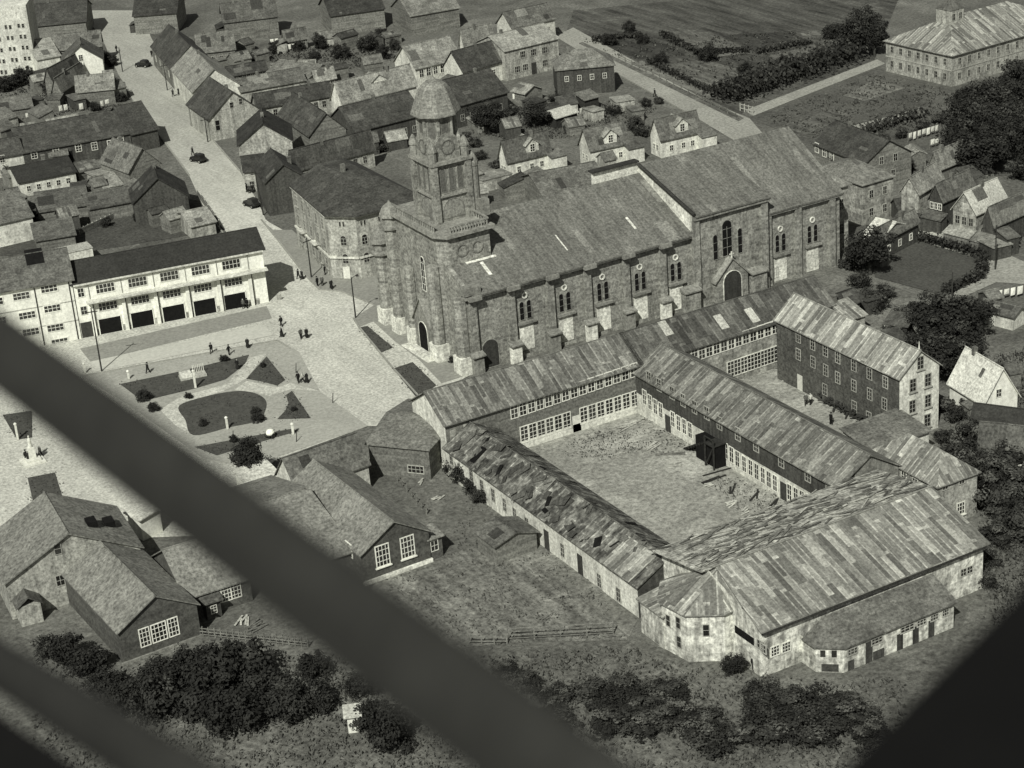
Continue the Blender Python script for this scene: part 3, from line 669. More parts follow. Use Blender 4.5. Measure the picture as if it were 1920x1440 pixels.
flat('scrub', [(-60, 1170), (240, 1245), (380, 1195), (600, 1215), (960, 1215), (1160, 1195), (1300, 1230), (1560, 1285), (1800, 1190), (1860, 1000), (2000, 900), (2000, 1500), (-60, 1500)], g_scrub, 1)
flat('garden', [(715, 1085), (830, 1045), (900, 1020), (960, 1010), (1090, 1120), (1180, 1200), (950, 1205), (760, 1230), (640, 1150)], g_garden, 1)
flat('lane', [(845, 865), (870, 865), (960, 960), (1195, 1165), (1180, 1195), (1010, 1060), (940, 985)], g_yard2, 2)
flat('road', [(1040, 68), (1075, 52), (1330, 192), (1405, 222), (1440, 262), (1395, 275), (1300, 218), (1150, 135)], g_road, 2)
g_plot = [ground_mat('plot_%s' % n, t, .25, .1, .4, 1.4, streak=(62, .5, .6)) for n, t in (('dark', 60), ('mid', 88), ('pale', 104))]
for q_, pts in ((0, [(1110, 75), (1210, 66), (1290, 100), (1200, 112)]), (1, [(1240, 62), (1330, 60), (1400, 92), (1305, 100)]), (2, [(1180, 118), (1205, 114), (1340, 180), (1330, 186)]), (0, [(1350, 66), (1480, 60), (1520, 80), (1420, 100)]), (2, [(1310, 104), (1400, 95), (1405, 100), (1318, 111)]), (1, [(1230, 125), (1320, 112), (1400, 135), (1340, 165)]), (2, [(1500, 62), (1590, 58), (1592, 64), (1505, 68)]), (1, [(1440, 105), (1530, 84), (1560, 96), (1470, 125)]), (2, [(1640, 150), (1700, 165), (1620, 190), (1580, 180)]), (1, [(1450, 240), (1560, 205), (1600, 215), (1500, 258)])): flat('plot', pts, g_plot[q_], 2)
flat('verge', [(1085, 82), (1092, 79), (1395, 222), (1385, 228)], g_scrub, 3)
flat('path', [(1396, 208), (1645, 112), (1660, 120), (1412, 218)], g_road, 2)
flat('path', [(1600, 236), (1730, 203), (1735, 209), (1612, 246)], g_road, 2)
flat('road', [(1690, 400), (1722, 418), (1830, 452), (1940, 500), (1940, 535), (1868, 530), (1797, 562), (1770, 566), (1792, 547), (1843, 522), (1843, 484), (1776, 470), (1700, 440)], g_road, 2)
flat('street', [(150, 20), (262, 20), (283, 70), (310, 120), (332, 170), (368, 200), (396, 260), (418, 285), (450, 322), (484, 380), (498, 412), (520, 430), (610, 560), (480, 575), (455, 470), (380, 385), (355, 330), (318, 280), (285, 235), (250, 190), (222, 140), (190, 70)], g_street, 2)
flat('plaza', [(447, 425), (500, 415), (545, 440), (600, 520), (640, 540), (700, 545), (740, 590), (800, 655), (880, 705), (812, 742), (850, 835), (905, 880), (860, 880), (760, 800), (690, 800), (520, 862), (480, 890), (540, 1000), (250, 1010), (90, 960), (-120, 1050), (-120, 650), (160, 620), (480, 555), (500, 540)], g_plaza, 3)
flat('pavement', [(488, 412), (512, 432), (548, 432), (640, 520), (735, 512), (745, 565), (700, 572), (640, 548), (600, 545), (575, 520), (520, 450)], g_walk, 4)
flat('church_forecourt', [(663, 598), (706, 570), (742, 572), (800, 640), (890, 700), (828, 720), (785, 675), (739, 640), (700, 604), (674, 614)], g_walk, 4)
flat('forecourt', [(150, 655), (500, 575), (510, 598), (170, 680)], g_walk, 4)
flat('pavement', [(150, 705), (520, 640), (560, 660), (600, 735), (690, 800), (520, 858), (470, 880), (380, 860), (240, 760)], g_walk2, 4)
for k, pts in enumerate(([(168, 680), (240, 664), (256, 684), (182, 698)], [(241, 664), (366, 637), (384, 657), (257, 684)], [(367, 637), (490, 610), (512, 630), (385, 657)])): flat('paving_slab', pts, g_slab, 5)
beds = [('lawn', [(225, 722), (330, 700), (467, 667), (460, 683), (440, 700), (423, 713), (367, 730), (283, 750), (265, 752)], False),
 ('lawn', [(500, 670), (535, 714), (520, 725), (490, 717), (462, 712)], False),
 ('lawn', [(337, 762), (400, 742), (450, 735), (483, 741), (499, 754), (497, 773), (483, 791), (430, 803), (363, 818), (348, 790)], True),
 ('lawn', [(548, 735), (583, 786), (520, 788), (535, 772), (541, 758), (537, 742)], False),
 ('lawn', [(365, 840), (440, 826), (547, 806), (561, 810), (520, 821), (407, 856)], False),
 ('lawn', [(52, 898), (103, 888), (118, 937), (112, 956), (67, 963)], False),
 ('lawn', [(5, 780), (60, 772), (60, 822), (32, 826)], False),
 ('lawn', [(674, 616), (689, 613), (737, 653), (712, 664)], False),
 ('lawn', [(737, 693), (774, 681), (818, 724), (788, 747), (778, 744)], False)]
for nme, pts, rd in beds: flat(nme, pts, g_lawn, 6, rd)
flat('path', [(300, 770), (340, 745), (425, 722), (470, 672), (500, 665), (462, 712), (420, 735), (335, 760), (365, 820), (330, 800)], g_plaza, 5)
flat('path', [(462, 716), (520, 728), (545, 720), (600, 735), (545, 732), (505, 745), (480, 738), (440, 733)], g_plaza, 5)
flat('courtyard', [(846, 834), (1200, 755), (1570, 960), (1300, 1080), (1180, 1020), (1000, 880)], g_yard, 1)
flat('courtyard', [(1330, 700), (1500, 690), (1690, 800), (1600, 850), (1450, 800), (1400, 740)], g_yard, 1)
flat('yard', [(0, 380), (120, 380), (250, 360), (400, 380), (455, 425), (120, 480), (0, 480)], ground_mat('dark_yard', 70, .3, .15, .4, 1.6), 1)
flat('lawn', [(1690, 445), (1722, 452), (1843, 488), (1843, 520), (1770, 555), (1640, 520), (1640, 470)], g_lawn, 3)
flat('yard', [(1560, 560), (1830, 560), (1830, 620), (1780, 700), (1600, 640)], g_yard2, 1)

# ------------------------------------------------------------------ school compound (aligned with the church)
def wallpx(t, side, L, w, px, py):
    rz = t.rotation_euler.z; o = Vector((t.location.x, t.location.y, 0))
    ex = Vector((cos(rz), sin(rz), 0)); ey = Vector((-sin(rz), cos(rz), 0))
    p0, n = {'f': (o, ey), 'b': (o+ey*w, ey), 'l': (o, ex), 'r': (o+ex*L, ex)}[side]
    d = ray(px, py); cam = Vector((0, 0, HGT)); tt = (p0-cam).dot(n)/d.dot(n); P = cam+d*tt-o
    lx_, ly_ = P.dot(ex), P.dot(ey)
    return {'f': lx_, 'b': L-lx_, 'l': w-ly_, 'r': ly_}[side], P.z
def winpx(t, side, L, w, pts, st):
    for px, py in pts:
        u, z = wallpx(t, side, L, w, px, py); window(t, side, L, w, u, z-st[1]/2, st)
def lerp2(n, p, q): return [(p[0]+(q[0]-p[0])*k/(n-1), p[1]+(q[1]-p[1])*k/(n-1)) for k in range(n)]
SCH = 'wings of the school around its two courts'
W_SCH = (1.3, 2.5, 2, 4, 'frame_white', 'glass', '')
W_SCH2 = (1.2, 2.1, 2, 3, 'frame_white', 'glass', '')
W_TALL = (1.25, 2.3, 2, 4, 'frame_white', 'glass', '')
W_OLD = (.95, 1.9, 2, 3, 'frame_grey', 'glass', '')
# north wing, west half
t = thing('school_wing', 'two-storey boarded wing with worn roof, directly below the church nave', 'school wing', (102.6, 209.6, 0), 0, SCH)
L, w_ = 30.6, 9.4
wl, rf = shell(t, L, w_, 7.2, 10.1, 'wood_mid', 'patch_mid', ov=.45)
winpx(t, 'f', L, w_, lerp2(15, (964, 771), (1188, 694)), W_SCH2)
winpx(t, 'f', L, w_, [p for i, p in enumerate(lerp2(14, (983, 814), (1190, 748))) if i != 6], W_SCH)
MB().box(10.6, -.06, 0, L-.1, 0, 1.25).build('plinth', m['plaster_old'], t)
u, z = wallpx(t, 'f', L, w_, 1081, 790); doorpart(t, 'f', L, w_, u, .1, 1.3, 2.4, 'frame_white')
MB().poly([(-.02, 0, 0), (-.02, 0, 7.1), (-.02, w_/2, 9.95), (-.02, w_, 7.1), (-.02, w_, 0)]).build('gable_wall', m['plaster_old'], t)
for x0, x1, z0, z1 in ((.6, 1.5, 2.5, 6.0), (2.6, 3.6, 3, 6.3), (4.4, 5.2, 1, 5)): MB().box(x0, -.05, z0, x1, 0, z1).build('pale_board', m['plaster_dirty'], t)
# north wing, east half
t = thing('school_wing', 'two-storey wing with dark stained roof below the church transept', 'school wing', (133.3, 209.6, 0), 0, SCH)
L = 33.4
shell(t, L, w_, 7.2, 10.1, 'rubble', 'patch_dark', ov=.4)
winpx(t, 'f', L, w_, lerp2(13, (1302, 665), (1467, 608)), W_SCH2)
winpx(t, 'f', L, w_, lerp2(9, (1370, 692), (1470, 658)), W_SCH)
MB().box(26, -1.5, 0, 28.2, -.02, 2.4).build('entry_box', m['timber_dark'], t)
for k, (x, y) in enumerate(((14.5, 1.0), (19.6, .6), (6.0, 2.4))):
    zz = 7.2+.18+y*2.9/4.7
    MB().hexa([(x, y, zz), (x+1.3, y, zz), (x+1.3, y+2.2, zz+2.2*.617), (x, y+2.2, zz+2.2*.617)], [(x, y, zz+.04), (x+1.3, y, zz+.04), (x+1.3, y+2.2, zz+.04+2.2*.617), (x, y+2.2, zz+.04+2.2*.617)]).build('roof_patch', m['tin_light'], t)
# west wing
t = thing('school_wing', 'single-storey white-walled wing with ruined roof along the lane', 'school wing', (102.0, 209.3, 0), -pi/2, SCH)
L, w_ = 45.8, 8.4
wl, rf = shell(t, L, w_, 4.0, 6.3, 'plaster_old', 'ruin', ov=.25)
z3 = lambda pts: [(600+x/3, 760+y/3) for x, y in pts]
winpx(t, 'f', L, w_, z3([(740, 300), (852, 388), (912, 455), (975, 505), (1040, 560), (1097, 615), (1165, 668), (1365, 815), (1572, 985), (1680, 1065)]), W_OLD)
for p in ((1025, 1008), (1089, 1072)):
    u, z = wallpx(t, 'f', L, w_, *p); doorpart(t, 'f', L, w_, u, .02, 1.1, 2.7)
MB().poly([(L+.03, 0, 0.0), (L+.03, w_, 0), (L+.03, w_, 4.0), (L+.03, w_/2, 6.2), (L+.03, 0, 4.0)]).build('gable_boards', m['wood_dark'], t)
RR = random.Random(3)
q = MB()
def sheet(b, x, y, lx_, ly_, a, zf, tilt, mi=0):
    c = [(-lx_/2, -ly_/2), (lx_/2, -ly_/2), (lx_/2, ly_/2), (-lx_/2, ly_/2)]
    P = []
    for i, (dx, dy) in enumerate(c):
        X, Y = x+dx*cos(a)-dy*sin(a), y+dx*sin(a)+dy*cos(a); P.append((X, Y, zf(X, Y)+.06+tilt*(1 if i in (1, 2) else 0)))
    b.hexa(P, [(p[0], p[1], p[2]+.04) for p in P], mi)
for k in range(66):
    x, y = RR.uniform(1, L-3), RR.choice((RR.uniform(.3, 4.2), RR.uniform(.3, 8)))
    b_ = MB(); sheet(b_, x, y, RR.uniform(.4, 2.2), RR.uniform(.3, 1.2), RR.uniform(-.9, .9)+RR.choice((0, pi/2)), lambda X, Y: 6.3-abs(Y-4.2)*2.3/4.2+.16, RR.uniform(0, .38))
    b_.build('sheet_or_hole', m[RR.choice(['roof_light', 'roof_mid', 'roof_light', 'wood_dark', 'timber', 'wood_dark', 'glass_dark', 'roof_mid', 'mend_mid'])], rf)  # darkest sheets stand in for the dark of holes in the roofing
MB().slab([(L-7, -.35, 4.25), (L-1.2, -.35, 4.25), (L-1.2, 3.6, 6.35), (L-7, 3.6, 6.35)], .12).build('roof_patch', m['patch'], rf)
# middle wing
t = thing('school_wing', 'long two-storey wing with dark boarded upper floor between the two courts', 'school wing', (132.3, 209.55, 0), -pi/2, SCH)
L, w_ = 44.0, 9.2
shell(t, L, w_, 6.2, 9.0, 'wood_dark', 'patch_mid', ov=.4)
low = [(800+x/3.692, 520+y/3.692) for x, y in ((1510, 830), (1547, 865), (1585, 895), (1622, 920), (1705, 982), (1745, 1010), (1785, 1032), (1825, 1058))]
low += [(1260+x/2.909, 520+y/2.909) for x, y in ((295, 945), (326, 968), (358, 990), (395, 1018), (430, 1038), (463, 1060), (497, 1080), (530, 1102), (563, 1122), (642, 1172), (677, 1192), (710, 1208), (748, 1228))]
winpx(t, 'f', L, w_, low, (1.0, 2.3, 2, 3, 'frame_white', 'glass', ''))
up = [(800+x/3.692, 520+y/3.692) for x, y in ((1540, 695), (1610, 745), (1700, 800), (1775, 850), (1855, 898))]
up += [(1260+x/2.909, 520+y/2.909) for x, y in ((190, 740), (260, 795), (360, 855), (460, 915), (597, 1000), (742, 1078), (857, 1155))]
winpx(t, 'f', L, w_, up, (1.15, 1.9, 2, 3, 'frame_grey', 'glass', ''))
MB().box(0.1, -.02, 0.0, L, 0, 3.15).build('white_band', m['plaster_old'], t)
for p in ((1253, 783), (1470, 925)):
    u, z = wallpx(t, 'f', L, w_, *p); d = doorpart(t, 'f', L, w_, u, .05, 1.2, 2.4); d.location.y = -.08
MB().poly([(L+.03, 0, 0), (L+.03, w_, 0), (L+.03, w_, 6.2), (L+.03, w_/2, 8.95), (L+.03, 0, 6.2)]).build('gable_boards', M('torn_boards', 104, .3, .5, .3, 3, 'boards', .65, (.75, 1), stain=.3), t)
u, z = wallpx(t, 'f', L, w_, 1325, 835)
s = MB()           # outside timber stair against the wall
for k in range(9): s.box(u-3+k*.62, -1.7, .25+k*.36, u-2.35+k*.62, -.1, .33+k*.36)
for y in (-1.7, -.12): s.hexa([(u-3, y, .1), (u+2.6, y, 3.2), (u+2.6, y+.1, 3.2), (u-3, y+.1, .1)], [(u-3, y, .35), (u+2.6, y, 3.45), (u+2.6, y+.1, 3.45), (u-3, y+.1, .35)])
s.box(u+2.5, -2.2, 3.3, u+4.6, -.05, 3.42)
for x in (u+2.6, u+4.5): s.box(x-.09, -2.15, 0, x+.09, -1.97, 4.4)
s.box(u+2.5, -2.16, 4.3, u+4.6, -2.06, 4.4); s.hexa([(u+2.6, -2.2, 0.1), (u+2.8, -2.2, .1), (u+4.6, -2.2, 3.2), (u+4.4, -2.2, 3.2)], [(u+2.6, -2.08, 0.1), (u+2.8, -2.08, .1), (u+4.6, -2.08, 3.2), (u+4.4, -2.08, 3.2)])
s.build('outside_stair', m['timber_dark'], t)
MB().box(u-.2, -1.6, 0, u+4.4, -.08, 3.28).build('stair_dark_box', m['glass_dark'], t)  # near-black solid box filling the space below the landing
# brick block
t = thing('school_wing', 'tall three-storey dark block with pale end gable and striped iron roof', 'school wing', (154.2, 206.5, 0), -pi/2, SCH)
L, w_ = 26.2, 6.7
wl, rf = shell(t, L, w_, 9.2, 12.0, 'brickwall', 'patch_stripe', ov=.35)
zz = lambda pts: [(1260+x/2.909, 520+y/2.909) for x, y in pts]
W_BK = (1.05, 1.75, 2, 3, 'frame_grey', 'glass', '')
winpx(t, 'f', L, w_, zz([(690, 325), (768, 365), (838, 400), (905, 437), (993, 480), (1078, 525), (1165, 572), (690, 420), (770, 462), (840, 507), (905, 547), (993, 590), (1080, 637), (1160, 690), (835, 612), (995, 706), (1075, 765)]), W_BK)
MB().poly([(L+.03, 0, 0), (L+.03, w_, 0), (L+.03, w_, 9.2), (L+.03, w_/2, 11.95), (L+.03, 0, 9.2)]).build('gable_wall', m['plaster_old'], t)
for px, py in ((1711, 722), (1739, 712), (1725, 680), (1710, 762), (1739, 751), (1738, 788)):
    u, z = wallpx(t, 'r', L, w_, px, py); o = window(t, 'r', L, w_, u, z-.95, (1.15, 1.9, 2, 3, 'frame_grey', 'glass', 'sill')); o.location.x = L+.04
u, z = wallpx(t, 'f', L, w_, 1500, 712); doorpart(t, 'f', L, w_, u, .05, 1.1, 2.3, 'frame_white')
MB().tube((L-.1, w_/2, 12.1), (L-.1, w_/2, 13.3), .1, .04, 6).build('finial', m['frame_white'], rf)
# low roof between the tall block and hip-roofed house
t, L, w_, rf = house('connecting_shed', 'low grey-roofed shed joining the tall school block and hip-roofed house', 'shed', (1638, 846), (1742, 808), 3.6, (1690, 785), 4.4, 'plaster_old', 'roof_mid', kind='shed', w=6.0)
# hip-roofed house
t = thing('hip_roofed_house', 'two-storey pale house with patchwork iron hipped roof behind the south school building', 'house', (141.9, 158.9, 0), 0)
L, w_ = 6.2, 12.0
shell(t, L, w_, 6.0, 8.5, 'plaster_dirty', 'patch', ridge='y', hip=(3.1, 3.1), ov=.35)
winpx(t, 'f', L, w_, ((1772, 913), (1803, 902)), (.95, .8, 2, 2, 'frame_grey', 'glass', '')); winpx(t, 'f', L, w_, ((1801, 953),), (1.3, 1.7, 3, 3, 'frame_white', 'glass', 'sill'))
winpx(t, 'l', L, w_, ((1695, 892), (1716, 905)), (1.0, 1.3, 2, 2, 'frame_white', 'glass', ''))
# south building with apse-like bay and lean-to
t = thing('school_wing', 'wide low building with patchwork iron roof and faceted end at the scrub edge', 'school wing', (105.6, 145.3, 0), 0, SCH)
L, w_ = 31.0, 18.4; he, hr = 6.0, 9.0
b = MB()
b.poly([(0, 0, 0), (L, 0, 0), (L, 0, he), (0, 0, he)]); hb = 7.5; kb = (hr-hb)/(w_/2)
b.poly([(L, 0, 0), (L, w_, 0), (L, w_, hb), (L, w_/2, hr), (L, 0, he)]); b.poly([(L, w_, 0), (0, w_, 0), (0, w_, hb), (L, w_, hb)]); b.poly([(0, w_, 0), (0, 0, 0), (0, 0, he), (0, w_/2, hr), (0, w_, hb)])
b.build('wall', m['rubble_pale'], t)
k = (hr-he)/(w_/2); o_ = .6
r = MB(); r.slab([(-.4, -o_, he-k*o_+.17), (L+.5, -o_, he-k*o_+.17), (L+.5, w_/2, hr+.17), (.9, w_/2, hr+.17)], .16); rf = r.build('roof', m['patch'], t)
r = MB(); r.slab([(L+.5, w_+.4, hb-kb*.4+.17), (-1, w_+.4, hb-kb*.4+.17), (-1, w_/2, hr+.17), (L+.5, w_/2, hr+.17)], .16); rb = r.build('roof', m['ragged'], t)
c_ = MB(); c_.tube((.4, w_/2, hr+.2), (L+.5, w_/2, hr+.2), .14, n=6); c_.build('ridge_cap', m['patch'], rf)
for kx in range(240):
    x, y = RR.uniform(-.5, L), RR.uniform(w_/2+.4, w_+.3)
    b_ = MB() if kx % 10 == 0 else b_
    sheet(b_, x, y, RR.uniform(.8, 3.0), RR.uniform(.12, .4), RR.uniform(-.6, .6), lambda X, Y: hr-(Y-w_/2)*kb+.17, RR.uniform(0, .25))
    if kx % 10 == 9: o = b_.build('loose_shingles', m[['tin_light', 'timber', 'roof_light', 'roof_mid', 'wood_mid'][kx//10 % 5]], rb); o['kind'] = 'stuff'
f = MB(); f.box(0, -.55, he-.55, L, -.02, he-.25); f.build('eave_board', m['dark_trim'], t)
bay = [(2.1, 5.3), (-1.1, 5.0), (-4.4, 7.2), (-5.0, 11.2), (-2.4, 14.4), (2.1, 14.4)]
b = MB(); b.prism(bay, 0, he); by = b.build('bay', m['rubble_pale'], t)
ap_ = (1.4, 8.9, hr+.2); r = MB()
big = [(p[0]+(p[0]-0)*.07-.1, 8.9+(p[1]-8.9)*1.09) for p in bay]
for i in range(5): r.slab([(big[i][0], big[i][1], he+.02), (ap_[0], ap_[1], ap_[2]), (big[i+1][0], big[i+1][1], he+.02)], .14)
r.build('bay_roof', m['patch'], by)
for (i, us) in ((1, (.5,)), (2, (.35, .75))):
    p, q = Vector(bay[i]), Vector(bay[i+1])
    for uu in us:
        c = p.lerp(q, uu); d = q-p
        for zz_ in ((3.2,) if uu != .35 else (1.2, 3.6)):
            o = window(by, 'f', 1, 1, 0, 0, (.75, 1.5, 1, 2, 'frame_grey', 'glass', '')); o.location = (c.x, c.y, zz_); o.rotation_euler.z = atan2(d.y, d.x)+pi
for px, py in ((1453, 1220), (1474, 1213)): winpx(t, 'f', L, w_, ((px, py),), (1.2, 1.3, 3, 3, 'frame_white', 'glass', ''))
for px, py in ((1806, 1073), (1818, 1068)): winpx(t, 'f', L, w_, ((px, py),), (.9, 1.0, 2, 2, 'frame_grey', 'glass', ''))
winpx(t, 'l', L, w_, ((1425, 1208), (1432, 1216)), (1.0, 1.1, 2, 2, 'frame_grey', 'glass', ''))
MB().box(-.05, 1.2, 3.4, 0, 4.6, 4.3).build('dark_opening', m['glass_dark'], t)
# lean-to
x0, x1, y0, h0, h1 = 7.6, 22.8, -4.4, 3.3, 5.0
b = MB(); b.poly([(x0, y0, 0), (x1, y0, 0), (x1, y0, h0), (x0, y0, h0)]); b.poly([(x0-2.3, -.0, 0), (x0-2.3, y0+1.9, 0), (x0-2.3, y0+1.9, h0), (x0-2.3, 0, h0)]); b.poly([(x0-2.3, y0+1.9, 0), (x0, y0, 0), (x0, y0, h0), (x0-2.3, y0+1.9, h0)]); b.poly([(x1, y0, 0), (x1, 0, 0), (x1, 0, h1), (x1, y0, h0)])
lt = b.build('lean_to', m['rubble_pale'], t)
r = MB(); r.slab([(x0-.2, y0-.4, h0), (x1+.3, y0-.4, h0), (x1+.3, -.56, h1), (x0+1.2, -.56, h1)], .14); r.slab([(x0-2.7, y0+1.7, h0), (x0-.2, y0-.4, h0), (x0+1.2, -.56, h1), (x0-.4, -.56, h1-.4)], .14); r.slab([(x0-2.7, -.56, h0), (x0-2.7, y0+1.7, h0), (x0-.4, -.56, h1-.4)], .14)
r.build('lean_to_roof', m['roof_mid'], lt)
for u, wd, hh, zb in ((1.1, 1.4, .9, 1.8), (4.4, 1.6, .9, 1.9), (8.6, 2.0, .9, 1.9), (10.6, 1.4, .9, 1.9), (12.4, 1.2, .9, 1.9), (14, 1.0, .9, 1.9)):
    o = window(lt, 'f', 1, 1, x0+u, zb, (wd, hh, 3, 2, 'frame_grey', 'glass', '')); o.location.y = y0
for u, wd, hh, mt in ((2.9, .9, 2.6, 'door'), (7.2, .8, 2.0, 'door'), (9.4, .8, 2.1, 'door'), (11.6, .8, 2.1, 'door'), (3.9, 1.5, 1.1, 'wood_dark'), (.5, .8, 1.2, 'wood_dark')):
    MB().box(x0+u, y0-.06, .02, x0+u+wd, y0, hh).build('door', m[mt], lt)
for u, zb, wd, hh, mt in ((.25, 1.9, .55, .8, 'glass'), (.65, 1.9, .55, .8, 'glass'), (.5, .1, 1.8, .9, 'wood_dark')):
    a = Vector((x0-2.3, y0+1.9)); c = Vector((x0, y0)); q_ = a.lerp(c, u); dd = c-a
    o = MB().box(-wd/2, -.05, 0, wd/2, 0, hh).build('dark_opening', m[mt], lt, (q_.x, q_.y, zb)); o.rotation_euler.z = atan2(dd.y, dd.x)
# west porch roof of the south building
t, L, w_, rf = house('porch_shed', 'low patchwork-roofed shed between the ruined wing and the faceted bay', 'shed', (1200, 1124), (1243, 1156), 4.2, (1265, 1085), 5.2, 'rubble_pale', 'patch', kind='shed', w=7.5)

def kerb(pts):
    b = MB(); P = [G(*p) for p in pts]
    for k in range(len(P)-1):
        a, q = P[k], P[k+1]; d = (q-a).normalized(); n = Vector((-d.y, d.x, 0))*.14; b.hexa([tuple((a-n).to_2d())+(0,), tuple((q-n).to_2d())+(0,), tuple((q+n).to_2d())+(0,), tuple((a+n).to_2d())+(0,)], [tuple((a-n).to_2d())+(.27,), tuple((q-n).to_2d())+(.27,), tuple((q+n).to_2d())+(.27,), tuple((a+n).to_2d())+(.27,)])
    o = b.build('kerb', g_kerb); o['kind'] = 'structure'
kerb([(490, 413), (520, 450), (575, 520), (600, 545), (640, 548), (700, 572)]); kerb([(160, 706), (300, 680), (520, 640), (545, 655)]); kerb([(663, 598), (674, 616), (737, 692), (788, 748)]); kerb([(384, 388), (440, 470)]); kerb([(250, 190), (285, 235), (318, 280), (355, 330)]); kerb([(332, 170), (368, 200), (396, 260), (418, 285), (450, 322)]); kerb([(1150, 135), (1300, 218)])
# ------------------------------------------------------------------ fire station and its neighbour
ST = (1.75, 1.55, 5, 2, 'frame_white', 'glass', '')
a, L, rz = frame((136, 532), (491, 466), 9.4)
t = thing('fire_station', 'long white station with dark roof, canopy and five dark garage openings', 'fire station', (a.x, a.y, 0), rz)
w_ = 9.4
wl, rf = shell(t, L, w_, 9.4, 11.4, 'plaster', 'roof_black', ov=.5)
cb = [0.285, 0.425, 0.567, 0.708, 0.845]
gx = []
for (px, py) in ((207, 608), (267, 597), (326, 585), (384, 574), (441, 563)):
    u, z = wallpx(t, 'f', L, w_, px, py); gx.append(u)
    MB().box(u-1.75, -.05, .02, u+1.75, 0, 2.65).build('garage_opening', m['glass_dark'], t)  # near-black panel puts the unlit garage interior into the colour
    fr = MB(); fr.box(u-1.9, -.09, .02, u-1.75, -.001, 2.8); fr.box(u+1.75, -.09, .02, u+1.9, -.001, 2.8); fr.box(u-1.9, -.09, 2.65, u+1.9, -.052, 2.8); fr.build('door_frame', m['plaster'], t)
    window(t, 'f', L, w_, u+.1, 3.95, (3.1, 1.45, 5, 2, 'frame_white', 'glass', '')); window(t, 'f', L, w_, u+.15, 6.9, (3.1, 1.65, 5, 2, 'frame_white', 'glass', ''))
stp = gx[1]-gx[0]
for k in range(6):
    x = gx[0]-stp/2+stp*k
    MB().box(x-.28, -.35, 0, x+.28, 0, 5.9).build('pilaster', m['plaster'], t)
    MB().tube((x+.36, -.3, .1), (x+.36, -.3, 5.9), .07, n=6).build('pipe_shade_line', m['iron_dark'], t)  # dark tube draws the pilaster's shadow edge and drainpipe together
    MB().tube((x+.1, -.1, 6.4), (x+.1, -.1, 9.2), .06, n=6).build('pipe_shade_line', m['frame_grey'], t)
cn = MB(); cn.box(gx[0]-stp*.62, -1.35, 5.95, L+.3, -.01, 6.2); cn.build('canopy', m['plaster_old'], t)
MB().box(0, -.55, 9.0, L, -.02, 9.28).build('eave_board', m['plaster_old'], t)
for k in range(6):
    x0 = gx[0]-stp/2+stp*k+.3; MB().box(x0, -.04, 0, x0+stp*.17, 0, 1.1).build('plinth', m['rubble'], t); MB().box(x0+stp-.6-stp*.15, -.04, 0, x0+stp-.6, 0, 1.1).build('plinth', m['rubble'], t)
xs, _ = wallpx(t, 'f', L, w_, 157, 580)
window(t, 'f', L, w_, xs, 3.9, (1.1, 1.5, 2, 2, 'frame_white', 'glass', '')); window(t, 'f', L, w_, xs, 6.9, (1.1, 1.6, 2, 2, 'frame_white', 'glass', '')); doorpart(t, 'f', L, w_, xs, .05, 1.9, 2.6)
STA = t
# tall white neighbour
a, L, rz = frame((-70, 557), (133, 522), 10.4)
t = thing('apartment_house', 'white four-storey house with broad grey roof left of the fire station', 'apartment house', (a.x, a.y, 0), rz)
w_ = 11
wl, rf = shell(t, L, w_, 10.4, 13.6, 'plaster', 'roof_mid', hip=(0, 0), ov=.5)
for px, py in ((40, 555), (92, 541), (51, 591), (98, 578), (104, 614), (58, 622), (112, 641)):
    winpx(t, 'f', L, w_, ((px, py),), (2.7, 1.3, 4, 2, 'frame_white', 'glass', ''))
for px, py in ((-10, 566), (-4, 602)): winpx(t, 'f', L, w_, ((px, py),), (2.7, 1.3, 4, 2, 'frame_white', 'glass', ''))
for px in (66, 132):
    u, z = wallpx(t, 'f', L, w_, px+5, 580); MB().tube((u, -.12, .2), (u, -.12, 10.2), .08, n=6).build('pipe_shade_line', m['iron_dark'], t)
for zz in (3.3, 6.6): MB().box(0, -.06, zz, L, 0, zz+.12).build('string_course', m['frame_grey'], t)
P = G(60, 468, 13.0)-Vector((a.x, a.y, 0)); ex = Vector((cos(rz), sin(rz), 0)); ey = Vector((-sin(rz), cos(rz), 0)); u, v = P.dot(ex), min(w_/2-.6, P.dot(ey))
def rz_(v): return 10.4+v*3.2/(w_/2)+.17
MB().hexa([(u-1.4, v-1.5, rz_(v-1.5)), (u+1.4, v-1.5, rz_(v-1.5)), (u+1.4, v+1.3, rz_(v+1.3)), (u-1.4, v+1.3, rz_(v+1.3))], [(u-1.4, v-1.5, rz_(v-1.5)+.03), (u+1.4, v-1.5, rz_(v-1.5)+.03), (u+1.4, v+1.3, rz_(v+1.3)+.03), (u-1.4, v+1.3, rz_(v+1.3)+.03)]).build('roof_opening', m['glass_dark'], rf)

